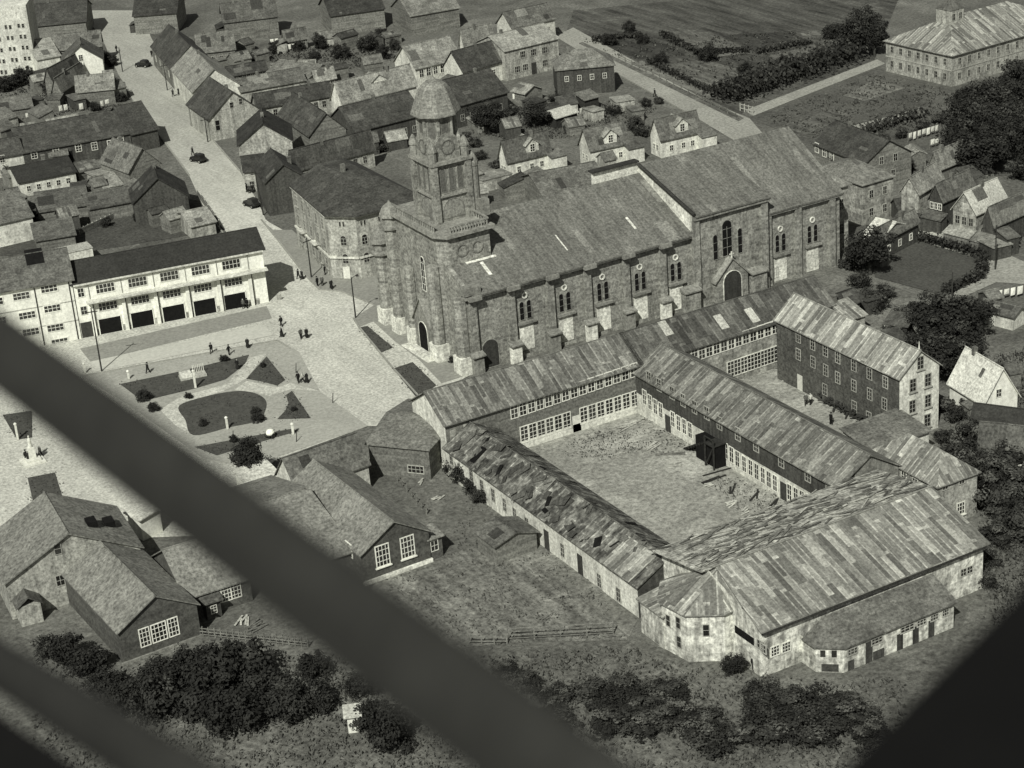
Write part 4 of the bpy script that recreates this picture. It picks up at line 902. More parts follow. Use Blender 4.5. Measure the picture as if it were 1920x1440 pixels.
# ------------------------------------------------------------------ pale corner palace with chamfered front
pts = [G(x, y, 11.5) for x, y in ((545, 345), (610, 401), (665, 402))]
o0 = pts[1]
foot = [pts[0]-o0, Vector((0, 0, 0)), pts[2]-o0, Vector((138.5-o0.x, 283.0-o0.y, 0)), Vector((138.5-o0.x, 309-o0.y, 0))]
t = thing('corner_building', 'pale three-storey corner building with chamfered front and dark hipped roof', 'building', (o0.x, o0.y, 0), 0)
b = MB(); b.prism([(p.x, p.y) for p in foot], 0, 11.5); b.build('wall', m['plaster_dirty'], t)
cen = Vector((9.0, 12, 0)); e1 = Vector((7.2, 17, 14.6)); e2 = Vector((7.5, 8.5, 14.6)); e3 = Vector((11.5, 8.5, 14.6))
ev = [Vector((p.x+(p.x-cen.x)*.05, p.y+(p.y-cen.y)*.05, 11.45)) for p in foot]
r = MB(); r.slab([ev[0], ev[1], e2, e1], .25); r.slab([ev[1], ev[2], e2], .25); r.slab([ev[2], ev[3], e3, e2], .25); r.slab([ev[3], ev[4], e1+Vector((4.3, 0, 0)), e3], .25); r.slab([ev[4], ev[0], e1, e1+Vector((4.3, 0, 0))], .25); r.slab([e1, e2, e3, e1+Vector((4.3, 0, 0))], .25)
rf = r.build('roof', m['roof_dark'], t)
MB().box(8.0, 9.5, 14.4, 8.7, 10.1, 16.0).build('chimney', m['brick_chim'], rf)
b = MB()
for i in range(3):
    p, q = foot[i], foot[i+1]; d = (q-p).normalized(); n = Vector((d.y, -d.x, 0))
    for zz in (3.7, 10.9): b.hexa([tuple((p+n*.01).to_2d())+(zz,), tuple((q+n*.01).to_2d())+(zz,), tuple((q+n*.28).to_2d())+(zz,), tuple((p+n*.28).to_2d())+(zz,)][::-1], [tuple((p+n*.01).to_2d())+(zz+.3,), tuple((q+n*.01).to_2d())+(zz+.3,), tuple((q+n*.28).to_2d())+(zz+.3,), tuple((p+n*.28).to_2d())+(zz+.3,)][::-1])
b.build('cornice', m['plaster_old'], t)
AW = (1.15, 1.9, 2, 3, 'frame_grey', 'glass', 'arch'); SQ = (.35, .9, 1, 1, 'frame_grey', 'glass', '')
def facewin(par, p, q, uu, z, st):
    d = q-p; c = p.lerp(q, uu); o = window(par, 'f', 1, 1, 0, z, st); o.location = (c.x, c.y, z); o.rotation_euler.z = atan2(d.y, d.x)
for uu in (.52,):
    for z in (2.7, 5.9): facewin(t, foot[1], foot[2], uu, z, AW)
    for dx in (-.06, .06): facewin(t, foot[1], foot[2], uu+dx, 9.3, SQ)
for uu in (.1, .36, .62, .86):
    for z in (2.7, 5.9): facewin(t, foot[2], foot[3], uu, z, AW)
    for dx in (-.025, .025): facewin(t, foot[2], foot[3], uu+dx, 9.3, SQ)
for uu in (.12, .3, .5, .7, .88):
    for z in (1.2, 4.6, 8.1): facewin(t, foot[0], foot[1], uu, z, (1.3, 2.0, 2, 3, 'frame_grey', 'glass', 'sill'))
p, q = foot[0], foot[1]; d = q-p
for uu in (.25, .62):
    c = p.lerp(q, uu); o = MB().box(-1.3, -.9, 0, 1.3, -.002, .22).build('balcony', m['plaster_old'], t, (c.x, c.y, 4.2)); o.rotation_euler.z = atan2(d.y, d.x)
c = foot[1].lerp(foot[2], .5); o = MB().box(-.6, -.07, .02, .6, -.002, 2.2).build('door', m['frame_white'], t, (c.x, c.y, 0)); o.rotation_euler.z = atan2((foot[2]-foot[1]).y, (foot[2]-foot[1]).x)

# ------------------------------------------------------------------ town houses
TG = 'houses of the old town'
def H(name, label, *a, **k):
    cat = k.pop('cat', 'house'); k.setdefault('group', None)
    return house(name, label, cat, *a, **k)
wf3 = lambda z, st=W_SM: (('f', 3, z, st),)
# block left of the street
t, L, w_, rf = H('row_house', 'long dark row house with six white-framed windows left of the street', (44, 287), (244, 250), 4.2, (130, 222), 7.0, 'wood_dark', 'roof_dark')
winpx(t, 'f', L, w_, [(64, 290), (105, 283), (147, 277), (177, 274), (207, 270), (226, 262)], (1.3, 1.7, 2, 3, 'frame_white', 'glass', ''))
u, z = wallpx(t, 'f', L, w_, 129, 280); doorpart(t, 'f', L, w_, u, .05, 1.2, 2.8, 'glass_dark')
t, L, w_, rf = H('house', 'white-walled house adjoining the long dark row house at its left end', (-60, 306), (43, 287), 4.2, (0, 262), 6.6, 'plaster_old', 'roof_dark'); winpx(t, 'f', L, w_, ((4, 298),), W_MD)
H('back_building', 'dark tarred low building in front of the long row house', (36, 343), (141, 322), 3.0, (80, 303), 4.6, 'plaster_old', 'roof_black', wins=(('f', 5, .9, W_SM),), chim=((.6, .6),))
H('shed', 'small grey-roofed shed beside the tarred low building', (146, 323), (186, 313), 2.4, (160, 302), 3.4, 'wood_mid', 'roof_mid', cat='shed')
H('shed', 'pale flat-topped shed between the tarred building and the big dark gables', (196, 353), (229, 346), 2.4, (205, 325), 3.2, 'plaster_dirty', 'roof_light', cat='shed')
H('gabled_house', 'grey-roofed gabled house behind the darkest corner house left of the street', (241, 322), (300, 305), 4.6, (281, 262), 8.4, 'wood_mid', 'roof_mid', ridge='y', w=11)
H('gabled_house', 'darkest broad gabled corner house at the left edge of the street', (250, 381), (352, 366), 4.6, (306, 300), 8.6, 'wood_dark', 'roof_dark', ridge='y', w=9)
H('shed', 'low grey-roofed shed, left of two in the yard behind the fire station', (72, 398), (165, 384), 2.8, (115, 357), 4.4, 'wood_mid', 'roof_mid', cat='shed')
H('shed', 'low grey-roofed shed, right of two in the yard behind the fire station', (168, 392), (249, 377), 2.8, (205, 356), 4.4, 'wood_mid', 'roof_mid', cat='shed')
H('house', 'light-roofed house at the left picture edge above the apartment house', (-40, 428), (60, 405), 4.5, (40, 350), 8, 'plaster_old', 'roof_mid')
H('shed', 'grey lean-to shed beside the pale yard store behind the apartment house', (68, 452), (140, 440), 2.4, (95, 415), 3.6, 'wood_mid', 'roof_mid', cat='shed', kind='shed')
H('yard_store', 'small whitish flat-roofed store in the yard behind the fire station', (92, 483), (173, 465), 2.6, (120, 452), 2.8, 'plaster_old', 'tin_light', cat='store', kind='flat', w=3.6, ov=.1)
H('kiosk', 'small pale shed by the street just above the fire station roof', (359, 425), (403, 415), 2.6, (372, 392), 4.0, 'plaster_dirty', 'roof_light', cat='shed')
H('shed', 'little pale-roofed gabled shed on the washing yard left of the street', (96, 244), (168, 230), 2.3, (127, 217), 4.0, 'wood_mid', 'roof_light', cat='shed')
# top-left cluster
t, L, w_, rf = H('hotel', 'large pale block with paired windows in the top left corner', (-110, 153), (70, 136), 0.01, (0, 100), 1, 'plaster_old', 'roof_mid', kind='flat', w=12)
t.children[0].data = MB().prism([(0, 0), (L, 0), (L, 12), (0, 12)], 0, 16.5).mesh('wall', m['plaster_old']); t.children[1].location.z = 16.5
for r_ in range(5):
    for c_ in range(7):
        px, py = 55-24*c_-4*(r_), 130-20.5*r_+2.6*c_
        for dx in (-4, 4): winpx(t, 'f', L, 12, ((px+dx, py),), (.62, 1.0, 1, 2, 'frame_grey', 'glass', ''))
H('hotel_annex', 'pale low annex joining the right end of the large pale block', (70, 112), (112, 104), 4, (95, 70), 7, 'plaster_old', 'roof_light', cat='building')
H('house', 'broad light-roofed house, nearest of the cluster at the top left', (144, 171), (213, 164), 3.6, (180, 140), 6.4, 'wood_mid', 'roof_light')
H('house', 'narrow house with long pale roof strip in the top left cluster', (113, 168), (160, 138), 4, (136, 132), 6.6, 'wood_mid', 'roof_light')
H('house', 'grey-roofed house between the pale block and the narrow pale-roofed house', (98, 150), (150, 122), 4, (112, 122), 6.5, 'wood_mid', 'roof_mid')
t, L, w_, rf = H('gabled_house', 'house with bright white gable in the top left cluster', (116, 119), (192, 110), 4, (157, 86), 7.6, 'plaster', 'roof_mid', ridge='y', w=9); window(t, 'f', L, w_, L*.48, 4.0, W_MD)
H('house', 'grey-roofed house at the top edge left of the street', (104, 93), (189, 84), 4.5, (140, 62), 7.5, 'wood_mid', 'roof_mid')
H('house', 'low long grey-roofed house at the left edge below the pale block', (-40, 215), (60, 200), 2.8, (20, 182), 4.6, 'wood_mid', 'roof_mid')
# right side of the street, from far to near
H('house', 'far dark-roofed house along the right edge of the street', (284, 86), (321, 128), 5, (345, 76), 9.4, 'wood_mid', 'roof_dark', wins=(('f', 4, 2, W_DK),))
H('house', 'house with light roof plane along the right edge of the street', (322, 129), (362, 172), 5, (379, 108), 9.2, 'plaster_old', 'roof_light', wins=(('f', 4, 2, W_DK),))
t, L, w_, rf = H('gabled_house', 'pale boarded gable house with two small attic windows on the street', (392, 224), (488, 205), 4.8, (437, 171), 9.6, 'wood_pale', 'roof_dark', ridge='y', w=15)
winpx(t, 'f', L, w_, ((434, 197), (451, 190)), (.9, 1.3, 1, 2, 'frame_grey', 'glass', '')); winpx(t, 'f', L, w_, ((408, 235),), (1.1, 2.3, 1, 2, 'frame_grey', 'glass_dark', ''))
t, L, w_, rf = H('gabled_house', 'tall house with blotched white gable on the right of the street', (447, 273), (547, 262), 7.0, (494, 233), 10.8, 'plaster_dirty', 'roof_dark', ridge='y', w=11, wins=(('l', 3, 3.6, W_DK), ('l', 3, .8, W_DK)))
t, L, w_, rf = H('gabled_house', 'dark-fronted gable house between the blotched gable and the corner building', (498, 342), (570, 330), 6.6, (536, 304), 9.4, 'wood_dark', 'roof_dark', ridge='y', w=11, chim=((.8, .5),))
H('shop', 'narrow low dark shop at the street below the blotched gable house', (458, 323), (498, 318), 4, (470, 292), 5.6, 'plaster_dirty', 'roof_dark', cat='shop', wins=(('f', 2, .6, W_DK), ('l', 2, .8, W_DK)))
H('row_house', 'long low dark roof running behind the corner building', (552, 313), (700, 274), 4.2, (620, 270), 7.2, 'plaster_dirty', 'roof_dark', wins=(('f', 7, 1.2, W_DK),))
H('house', 'dark-roofed house with pale ridge line behind the blotched gable house', (522, 214), (580, 254), 4.8, (603, 208), 8.6, 'wood_mid', 'roof_dark')
t, L, w_, rf = H('house', 'broad dark-roofed house left of the church tower', (666, 246), (792, 214), 4.8, (700, 186), 8.6, 'wood_dark', 'roof_dark'); wrow(t, 'f', L, w_, span(6, 1, L-1), 1.4, W_DK)
H('row_house', 'dark low row behind the house with pale ridge line', (483, 202), (622, 178), 4, (540, 166), 6.4, 'wood_pale', 'roof_dark', wins=(('f', 8, 1.6, W_DK),))
H('row_house', 'low dark-roofed row beside the pale boarded gable house', (452, 172), (572, 150), 3.6, (500, 138), 5.6, 'plaster_dirty', 'roof_mid')
t, L, w_, rf = H('dormer_house', 'light-roofed house with twin-windowed dormer behind the tower', (642, 192), (780, 157), 5, (690, 140), 8.8, 'plaster_old', 'roof_light')
d = MB(); u, v, zb = L*.55, 1.2, 5.7; d.poly([(u-1.9, v, zb), (u+1.9, v, zb), (u+1.9, v, zb+1.7), (u, v, zb+2.9), (u-1.9, v, zb+1.7)]); d.poly([(u-1.9, v+4, zb), (u-1.9, v, zb), (u-1.9, v, zb+1.7), (u-1.9, v+4, zb+1.7)]); dm_ = d.build('dormer', m['plaster_old'], t)
d = MB(); d.slab([(u-2.1, v-.2, zb+1.6), (u, v-.2, zb+3.0), (u, v+4, zb+3.0), (u-2.1, v+4, zb+1.6)], .12); d.slab([(u, v-.2, zb+3.0), (u+2.1, v-.2, zb+1.6), (u+2.1, v+4, zb+1.6), (u, v+4, zb+3.0)], .12); d.build('dormer_roof', m['roof_light'], dm_)
for dx in (-.8, .8): o = window(dm_, 'f', 1, 1, u+dx, zb+.3, W_SM); o.location.y = v
wrow(t, 'f', L, w_, span(7, 1, L-1), 2.0, W_MD)
t, L, w_, rf = H('house', 'white house with row of six large windows at the top centre', (779, 128), (864, 108), 5.4, (800, 78), 9.4, 'plaster_old', 'roof_light'); wrow(t, 'f', L, w_, span(6, .5, L-.5), 3.0, (1.25, 1.9, 2, 2, 'frame_white', 'glass', ''))
H('house', 'dark-roofed house right of the white house with six windows', (868, 134), (960, 108), 4.4, (897, 84), 8.2, 'plaster_old', 'roof_dark', wins=(('f', 4, 1.4, W_MD),))
t, L, w_, rf = H('house', 'large pale two-storey house with dark door by the upper road', (946, 96), (1046, 72), 6.8, (985, 52), 9.2, 'plaster_dirty', 'roof_light')
winpx(t, 'f', L, w_, ((1021, 94), (1000, 98), (980, 102), (970, 130), (985, 126), (1022, 118)), (1.6, 1.6, 3, 2, 'frame_grey', 'glass', '')); u, z = wallpx(t, 'f', L, w_, 1001, 124); doorpart(t, 'f', L, w_, u, .1, 1.3, 2.6)
H('house', 'dark square house with pale hipped roof by the upper road', (1043, 131), (1151, 121), 6.0, (1082, 101), 8.8, 'wood_dark', 'roof_light', hip=(4.2, 4.2), w=9, wins=(('f', 4, 3.2, W_SM),))
t, L, w_, rf = H('house', 'large dark-roofed house directly right of the tower dome', (850, 200), (951, 172), 4.8, (888, 136), 8.8, 'wood_dark', 'roof_dark', wins=(('f', 5, 1.2, W_DK),))
H('shed', 'small gabled shed in the yard below the hipped-roof house', (984, 176), (1016, 166), 2.4, (1000, 160), 3.6, 'wood_mid', 'roof_light', ridge='y', w=4, cat='shed')
H('shed', 'open-fronted shed with light panel below the hipped-roof house', (1096, 188), (1122, 181), 2.6, (1105, 174), 3.4, 'timber_dark', 'roof_mid', cat='shed', kind='shed', w=3)
H('shed', 'dark shed with pale roof edge left of the open-fronted shed', (1042, 222), (1082, 210), 2.2, (1060, 205), 3.0, 'timber_dark', 'tin_light', cat='shed', kind='shed', w=2.5)
def cottage(label, A, B, R, bayx, white_end=False):
    t, L, w_, rf = H('cottage', label, A, B, 3.9, R, 7.2, 'plaster_old', 'roof_mid', cat='cottage', group='dormered cottages behind the church nave')
    u, v, zb = L*bayx, .15, 3.8
    d = MB(); d.poly([(u-1.35, v, zb), (u+1.35, v, zb), (u+1.35, v, zb+2.1), (u, v, zb+3.1), (u-1.35, v, zb+2.1)]); d.poly([(u-1.35, v+3, zb), (u-1.35, v, zb), (u-1.35, v, zb+2.1), (u-1.35, v+3, zb+2.1)]); d.poly([(u+1.35, v, zb), (u+1.35, v+3, zb), (u+1.35, v+3, zb+2.1), (u+1.35, v, zb+2.1)]); q = d.build('dormer', m['plaster_old'], t)
    d = MB(); d.slab([(u-1.65, v-.25, zb+1.9), (u, v-.25, zb+3.25), (u, v+4, zb+3.25), (u-1.65, v+4, zb+1.9)], .12); d.slab([(u, v-.25, zb+3.25), (u+1.65, v-.25, zb+1.9), (u+1.65, v+4, zb+1.9), (u, v+4, zb+3.25)], .12); d.build('dormer_roof', m['roof_light'], q)
    o = window(q, 'f', 1, 1, u, zb+.5, W_MD); o.location.y = v
    d = MB(); d.box(L-.9, -1.9, 0, L+2.4, -.01, 3.0); e = d.build('porch', m['plaster_old'], t)
    MB().slab([(L-1.1, -2.1, 2.95), (L+2.6, -2.1, 2.95), (L+2.6, .3, 3.6), (L-1.1, .3, 3.6)], .12).build('porch_roof', m['roof_mid'], e)
    wrow(t, 'f', L, w_, (L*.25, L*.55, L*.78), 1.0, W_SM); wrow(t, 'l', L, w_, (w_*.35, w_*.65), 1.2, W_SM)
cottage('left of the dormered white cottages behind the church, next to the tower', (951, 300), (1032, 281), (980, 256), .6)
cottage('middle dormered white cottage behind the church, its white gable end showing', (1107, 280), (1178, 265), (1130, 236), .55)
cottage('right-hand dormered white cottage behind the church, beside the upper road', (1239, 260), (1314, 243), (1262, 217), .55)
H('shed', 'grey-roofed shed with roof hatch just behind the church nave', (1020, 368), (1140, 345), 3.2, (1060, 314), 5.6, 'wood_mid', 'roof_mid', cat='shed')
H('shed', 'low pale shed between the tower and the left cottage', (905, 340), (960, 326), 2.2, (930, 320), 3.0, 'plaster_dirty', 'roof_light', cat='shed', kind='flat', w=4, ov=.1)

H('row_house', 'broad dark roof filling the corner between the long row house and the street', (247, 252), (295, 241), 4.0, (238, 196), 8.2, 'wood_dark', 'roof_dark')
H('schoolhouse_wing', 'broad grey cross wing left of the two-windowed schoolhouse, mostly under the big strut', (505, 1085), (662, 1033), 3.4, (590, 912), 6.7, 'wood_brown', 'roof_felt', cat='wing')
t, L, w_, rf = H('schoolhouse_wing', 'broad grey cross wing right of the lower left schoolhouse with glazed front', (350, 1120), (468, 1082), 3.2, (372, 1012), 6.8, 'wood_brown', 'roof_felt', cat='wing'); winpx(t, 'f', L, w_, ((406, 1118), (424, 1113), (442, 1107)), (1.35, 2.0, 3, 4, 'paint_white', 'glass', ''))
def sheds(pts, phrase, group, seed):
    R = random.Random(seed); pts = sorted(pts)
    for i, (x, y) in enumerate(pts):
        n = R.uniform(16, 36); sl = -.22+R.uniform(-.1, .1) if R.random() < .75 else R.uniform(.5, .9)
        if sl > 0: n *= .6
        kd = R.choice(('shed', 'gable', 'gable', 'shed', 'flat'))
        he = R.uniform(1.9, 3.0)
        H('shed', f'{ORD_[i]} small shed from the left {phrase}', (x-n/2, y-sl*n/2), (x+n/2, y+sl*n/2), he, (x, y-20), he+R.uniform(.6, 1.5) if kd != 'flat' else he+.1, R.choice(('wood_mid', 'wood_dark', 'wood_mid', 'plaster_dirty', 'timber')), R.choice(('roof_dark', 'roof_mid', 'roof_mid', 'roof_light', 'patch_mid', 'roof_dark')), kind=kd, w=R.uniform(2.4, 4.5), cat='shed', group=group, ov=.2)
ORD_ = ['first', 'second', 'third', 'fourth', 'fifth', 'sixth', 'seventh', 'eighth', 'ninth', 'tenth', 'eleventh', 'twelfth', 'thirteenth', 'fourteenth', 'fifteenth', 'sixteenth', 'seventeenth', 'eighteenth', 'nineteenth', 'twentieth', 'twenty-first', 'twenty-second']
sheds([(15, 243), (52, 250), (8, 380), (150, 352), (188, 348), (30, 330), (222, 318), (110, 292), (240, 352), (130, 405), (300, 398), (335, 408), (62, 215), (20, 222)], 'in the back yards left of the street', 'sheds in the left yards', 2)
sheds([(80, 150), (92, 136), (132, 184), (205, 152), (222, 166), (100, 108), (72, 188)], 'in the cluster at the top left', 'sheds of the top left cluster', 3)
sheds([(468, 82), (492, 100), (455, 112), (612, 72), (655, 68), (690, 72), (738, 68), (530, 122), (590, 166), (640, 128), (700, 118), (420, 112)], 'in the yards at the top centre', 'sheds in the top yards', 4)
sheds([(636, 268), (700, 266), (745, 262), (655, 290), (600, 300)], 'between the corner building and the tower', 'sheds before the tower', 5)
sheds([(885, 228), (962, 238), (1012, 192), (1040, 208), (1066, 196), (1122, 208), (1150, 188), (1082, 236), (890, 330), (940, 348), (988, 334), (905, 362), (1180, 205), (1000, 262), (1145, 300), (1050, 300)], 'in the gardens behind the church nave', 'sheds behind the church', 6)
sheds([(1602, 325), (1588, 312), (1660, 300), (1702, 285), (1832, 335), (1852, 325), (1700, 392), (1900, 446), (1880, 462), (1868, 560), (1640, 562), (1692, 648), (1812, 762), (1905, 700)], 'at the right beyond the church', 'sheds at the right', 7)
# far rows across the top edge
k = 0
for lab, A, B, R, he, hr, wl_, rf_ in (
    ('dark-roofed house at the top edge beside the street', (372, 100), (440, 92), (400, 62), 4, 7, 'wood_mid', 'roof_mid'),
    ('pale-roofed shed with bright wall above the dark row', (497, 140), (575, 150), (520, 112), 2.6, 4.6, 'plaster_old', 'roof_light'),
    ('small pale-roofed hut right of the bright-walled shed', (548, 130), (590, 128), (570, 115), 2.6, 4.2, 'wood_mid', 'roof_light'),
    ('tiny gabled hut left of the dormer house', (592, 150), (628, 142), (610, 135), 2.4, 4.4, 'wood_mid', 'roof_light'),
    ('dark low outbuilding with openings right of the street houses', (430, 142), (500, 130), (460, 120), 2.8, 4.4, 'timber_dark', 'roof_dark'),
    ('small grey house in the dark yards at the top', (535, 75), (575, 68), (550, 55), 3, 5, 'wood_mid', 'roof_mid'),
    ('house with light roof at the top edge behind the white house', (870, 82), (925, 70), (890, 52), 4, 7, 'plaster_old', 'roof_light'),
    ('house roof at the top edge left of the upper road', (960, 52), (1040, 34), (985, 15), 5, 8, 'plaster_old', 'roof_mid'),
    ('dark house beyond the photograph top above the street', (250, 30), (330, 24), (290, -10), 5, 8.5, 'wood_mid', 'roof_dark'),
    ('grey house beyond the top edge over the yards', (420, 42), (520, 30), (460, 2), 5, 8.5, 'wood_mid', 'roof_mid'),
    ('pale-walled house beyond the top edge over the yards', (620, 30), (720, 16), (660, -14), 5, 8.5, 'plaster_old', 'roof_dark'),
    ('light-roofed house beyond the top edge above the white house', (770, 30), (860, 14), (800, -14), 5, 8.5, 'plaster_old', 'roof_light'),
    ('dark house beyond the top edge left of the street', (60, 50), (160, 40), (110, 4), 5, 8.5, 'wood_mid', 'roof_dark')):
    far = 'beyond' in lab
    H('house', lab, A, B, he, R, hr, 'wood_mid' if far else wl_, rf_, wins=() if far else (('f', 4, he*.35, W_DK),)); k += 1
# institution top right
a, L, rz = frame((1785, 103), (1935, 60), 6.8)
t = thing('institution', 'large institution with patchwork hipped roof and cupola in the top right corner', 'building', (a.x, a.y, 0), rz)
w_ = 19.0; L += 12
wl, rf = shell(t, L, w_, 6.8, 11.4, 'plaster_dirty', 'patch', hip=(9.3, 9.3), ov=.5)
wrow(t, 'f', L, w_, span(12, .8, L-.8), 4.3, W_DK); wrow(t, 'f', L, w_, span(12, .8, L-.8), 1.2, W_DK); wrow(t, 'l', L, w_, span(7, .6, w_-.6), 4.3, W_DK); wrow(t, 'l', L, w_, span(7, .6, w_-.6), 1.2, W_DK)
MB().box(-.08, -.08, 3.3, L+.08, 0, 3.5).build('string_course', m['frame_grey'], t); MB().box(-.08, 0, 3.3, 0, w_, 3.5).build('string_course', m['frame_grey'], t)
cu = MB().box(7.2, w_/2-2, 9.5, 11.2, w_/2+2, 13.4).build('cupola', m['plaster_dirty'], rf); MB().lathe([(3.0, 13.41), (.2, 15.6)], (9.2, w_/2, 0), 4, 0, pi/4).build('cupola_roof', m['roof_mid'], cu)
for u in (8.2, 10.2): o = window(cu, 'f', 1, 1, u, 11.2, W_DK); o.location.y = w_/2-2
# houses on the right
t, L, w_, rf = H('house', 'long dark-roofed house with windowed gable beyond the church east end', (1525, 268), (1622, 306), 5.2, (1601, 239), 8.4, 'wood_mid', 'roof_dark'); winpx(t, 'f', L, w_, ((1532, 277), (1546, 285), (1560, 291)), (1.2, 1.9, 2, 2, 'frame_white', 'glass', '')); wrow(t, 'r', L, w_, (w_*.35, w_*.65), 4.2, W_DK); wrow(t, 'r', L, w_, (w_*.6,), 1.3, W_DK)
t, L, w_, rf = H('house', 'grey stone house with pale hipped roof behind the church apse', (1617, 347), (1675, 330), 7.2, (1605, 303), 9.4, 'rubble', 'roof_light', hip=(3, 3), w=13, wins=(('f', 2, 4.4, W_DK), ('f', 2, 1.2, W_DK)))
t, L, w_, rf = H('house', 'grey stone house with blank wall, left neighbour of the dark gabled front', (1722, 361), (1768, 333), 6.6, (1718, 326), 9.0, 'rubble', 'roof_light')
H('house', 'low house with light ridge roof behind the blank-walled stone house', (1760, 312), (1811, 291), 4.6, (1772, 284), 7.0, 'wood_mid', 'roof_light')
t, L, w_, rf = H('house', 'dark-fronted gabled house between the stone houses on the right', (1767, 374), (1826, 347), 5.6, (1773, 338), 8.0, 'wood_dark', 'roof_mid', wins=(('l', 3, 3.6, W_SM), ('l', 2, .8, W_MD)))
t, L, w_, rf = H('house', 'pale stone house with the brightest roof on the right edge', (1830, 399), (1888, 373), 6.0, (1828, 353), 9.0, 'rubble', 'tin_light', wins=(('l', 3, 3.4, W_DK), ('l', 3, .9, W_DK), ('f', 3, 1.2, W_DK)))
t, L, w_, rf = H('house', 'dark-gabled house with grey roof at the right edge, lowest of its row', (1863, 418), (1935, 386), 4.8, (1870, 388), 7.2, 'wood_dark', 'roof_light', wins=(('l', 2, .8, W_MD),))
H('outhouse', 'low grey roof between the dark-gabled house and the brightest roof', (1826, 362), (1848, 350), 3.5, (1830, 338), 5, 'wood_mid', 'roof_mid', cat='outhouse')
H('house', 'small house with whitest roof beside the church east end', (1619, 441), (1652, 448), 3.6, (1640, 420), 5.2, 'plaster_old', 'roof_white', w=8)
H('house', 'small dark-walled house with fence at its foot by the lawn', (1652, 449), (1722, 413), 3.8, (1668, 420), 5.4, 'wood_dark', 'roof_mid', wins=(('f', 3, 1, W_SM),))
H('outbuilding', 'dark outbuilding with chimney beyond the school wing east end', (1566, 578), (1612, 562), 3.6, (1580, 548), 5.0, 'wood_dark', 'roof_dark', cat='outbuilding', chim=((.05, .2),))
H('lean_to', 'small patchwork roof beside the tall school block', (1590, 600), (1622, 590), 3.0, (1588, 575), 4.4, 'rubble', 'patch', cat='shed', kind='shed', w=5)
H('shed', 'low long shed with pale wall in the right-hand meadow', (1836, 578), (1900, 594), 2.2, (1880, 570), 3.0, 'plaster_old', 'roof_mid', cat='shed')
H('shed', 'small hipped pale roof among bushes behind the tall block', (1722, 622), (1778, 618), 1.6, (1746, 602), 3.6, 'wood_mid', 'roof_light', cat='shed', hip=(2, 2), w=5)
H('shed', 'dark shed with open front and washing behind the tall block', (1660, 607), (1700, 612), 2.2, (1685, 596), 2.8, 'timber_dark', 'roof_mid', cat='shed', kind='shed', w=3)
t, L, w_, rf = H('gabled_house', 'house with bright white gable at the right edge', (1846, 754), (1908, 738), 4.2, (1882, 699), 8.4, 'plaster', 'roof_white', ridge='y', w=8); window(t, 'f', L, w_, L*.42, 4.4, W_SM)
H('long_shed', 'dark tarred long roof below the bright white gable', (1824, 784), (1945, 800), 3.2, (1880, 764), 4.6, 'wood_dark', 'roof_black', cat='shed')
H('house', 'grey-roofed small house with one window, left of a pair at the right edge', (1838, 828), (1884, 832), 2.8, (1860, 796), 5.0, 'wood_mid', 'roof_mid', wins=(('f', 1, .9, W_SM),))
H('house', 'grey-roofed small house cut by the right edge, right of a pair', (1890, 836), (1945, 842), 2.8, (1912, 800), 5.0, 'wood_mid', 'roof_mid', wins=(('f', 2, .9, W_SM),))

# ------------------------------------------------------------------ plaza-side buildings below
t, L, w_, rf = H('schoolhouse', 'dark boarded schoolhouse gable with two tall white windows in the garden', (677, 1039), (803, 995), 4.2, (739, 970), 7.0, 'wood_brown', 'roof_felt', ridge='y', w=21, cat='schoolhouse')
BW = (1.9, 2.9, 4, 4, 'paint_white', 'glass', 'sill')
winpx(t, 'f', L, w_, ((717, 1041), (764, 1025)), BW)
MB().box(L+.02, .2, 0, L+1.8, 2.6, 2.9).build('porch', m['wood_brown'], t); MB().slab([(L-.3, -.1, 2.95), (L+2.1, -.1, 2.95), (L+2.1, 2.9, 3.35), (L-.3, 2.9, 3.35)], .15).build('porch_roof', m['roof_light'], t)
o = window(t, 'f', L, w_, L+.7, 1.1, (1.1, 1.5, 2, 2, 'paint_white', 'glass', '')); o.location.y = .2
winpx(t, 'l', L, w_, ((655, 1030),), (1.6, 1.9, 3, 3, 'paint_white', 'glass', ''))
MB().box(-.2, -.35, 0, L+.1, -.02, .5).build('plinth', m['stone_pale'], t)
H('schoolhouse_annex', 'broad roof with white gable joined behind the dark boarded schoolhouse', (556, 915), (690, 868), 3.8, (596, 838), 7.0, 'plaster_old', 'roof_mid', cat='annex', ov=.3)
t, L, w_, rf = H('schoolhouse_hall', 'grey hall with small high windows between the schoolhouse and lane', (690, 832), (803, 843), 4.4, (668, 818), 5.6, 'wood_mid', 'roof_felt', w=14, cat='hall', hip=(0, 2.0))
winpx(t, 'f', L, w_, ((780, 880),), (2.4, 1.2, 4, 2, 'frame_grey', 'glass', '')); wl
t, L, w_, rf = H('veranda', 'white-roofed open veranda beside the round tree', (474, 917), (530, 898), 2.6, (495, 873), 3.3, 'plaster', 'roof_white', cat='veranda', kind='shed', w=5)
for u in span(6, .3, L-1): MB().box(u-.15, -.06, .3, u+.25, -.002, 1.6).build('opening', m['glass_dark'], t)
t, L, w_, rf = H('garden_shed', 'small boarded garden shed with pale grey roof on the lane', (894, 998), (929, 1024), 2.5, (944, 982), 3.4, 'wood_mid', 'roof_mid', cat='shed')
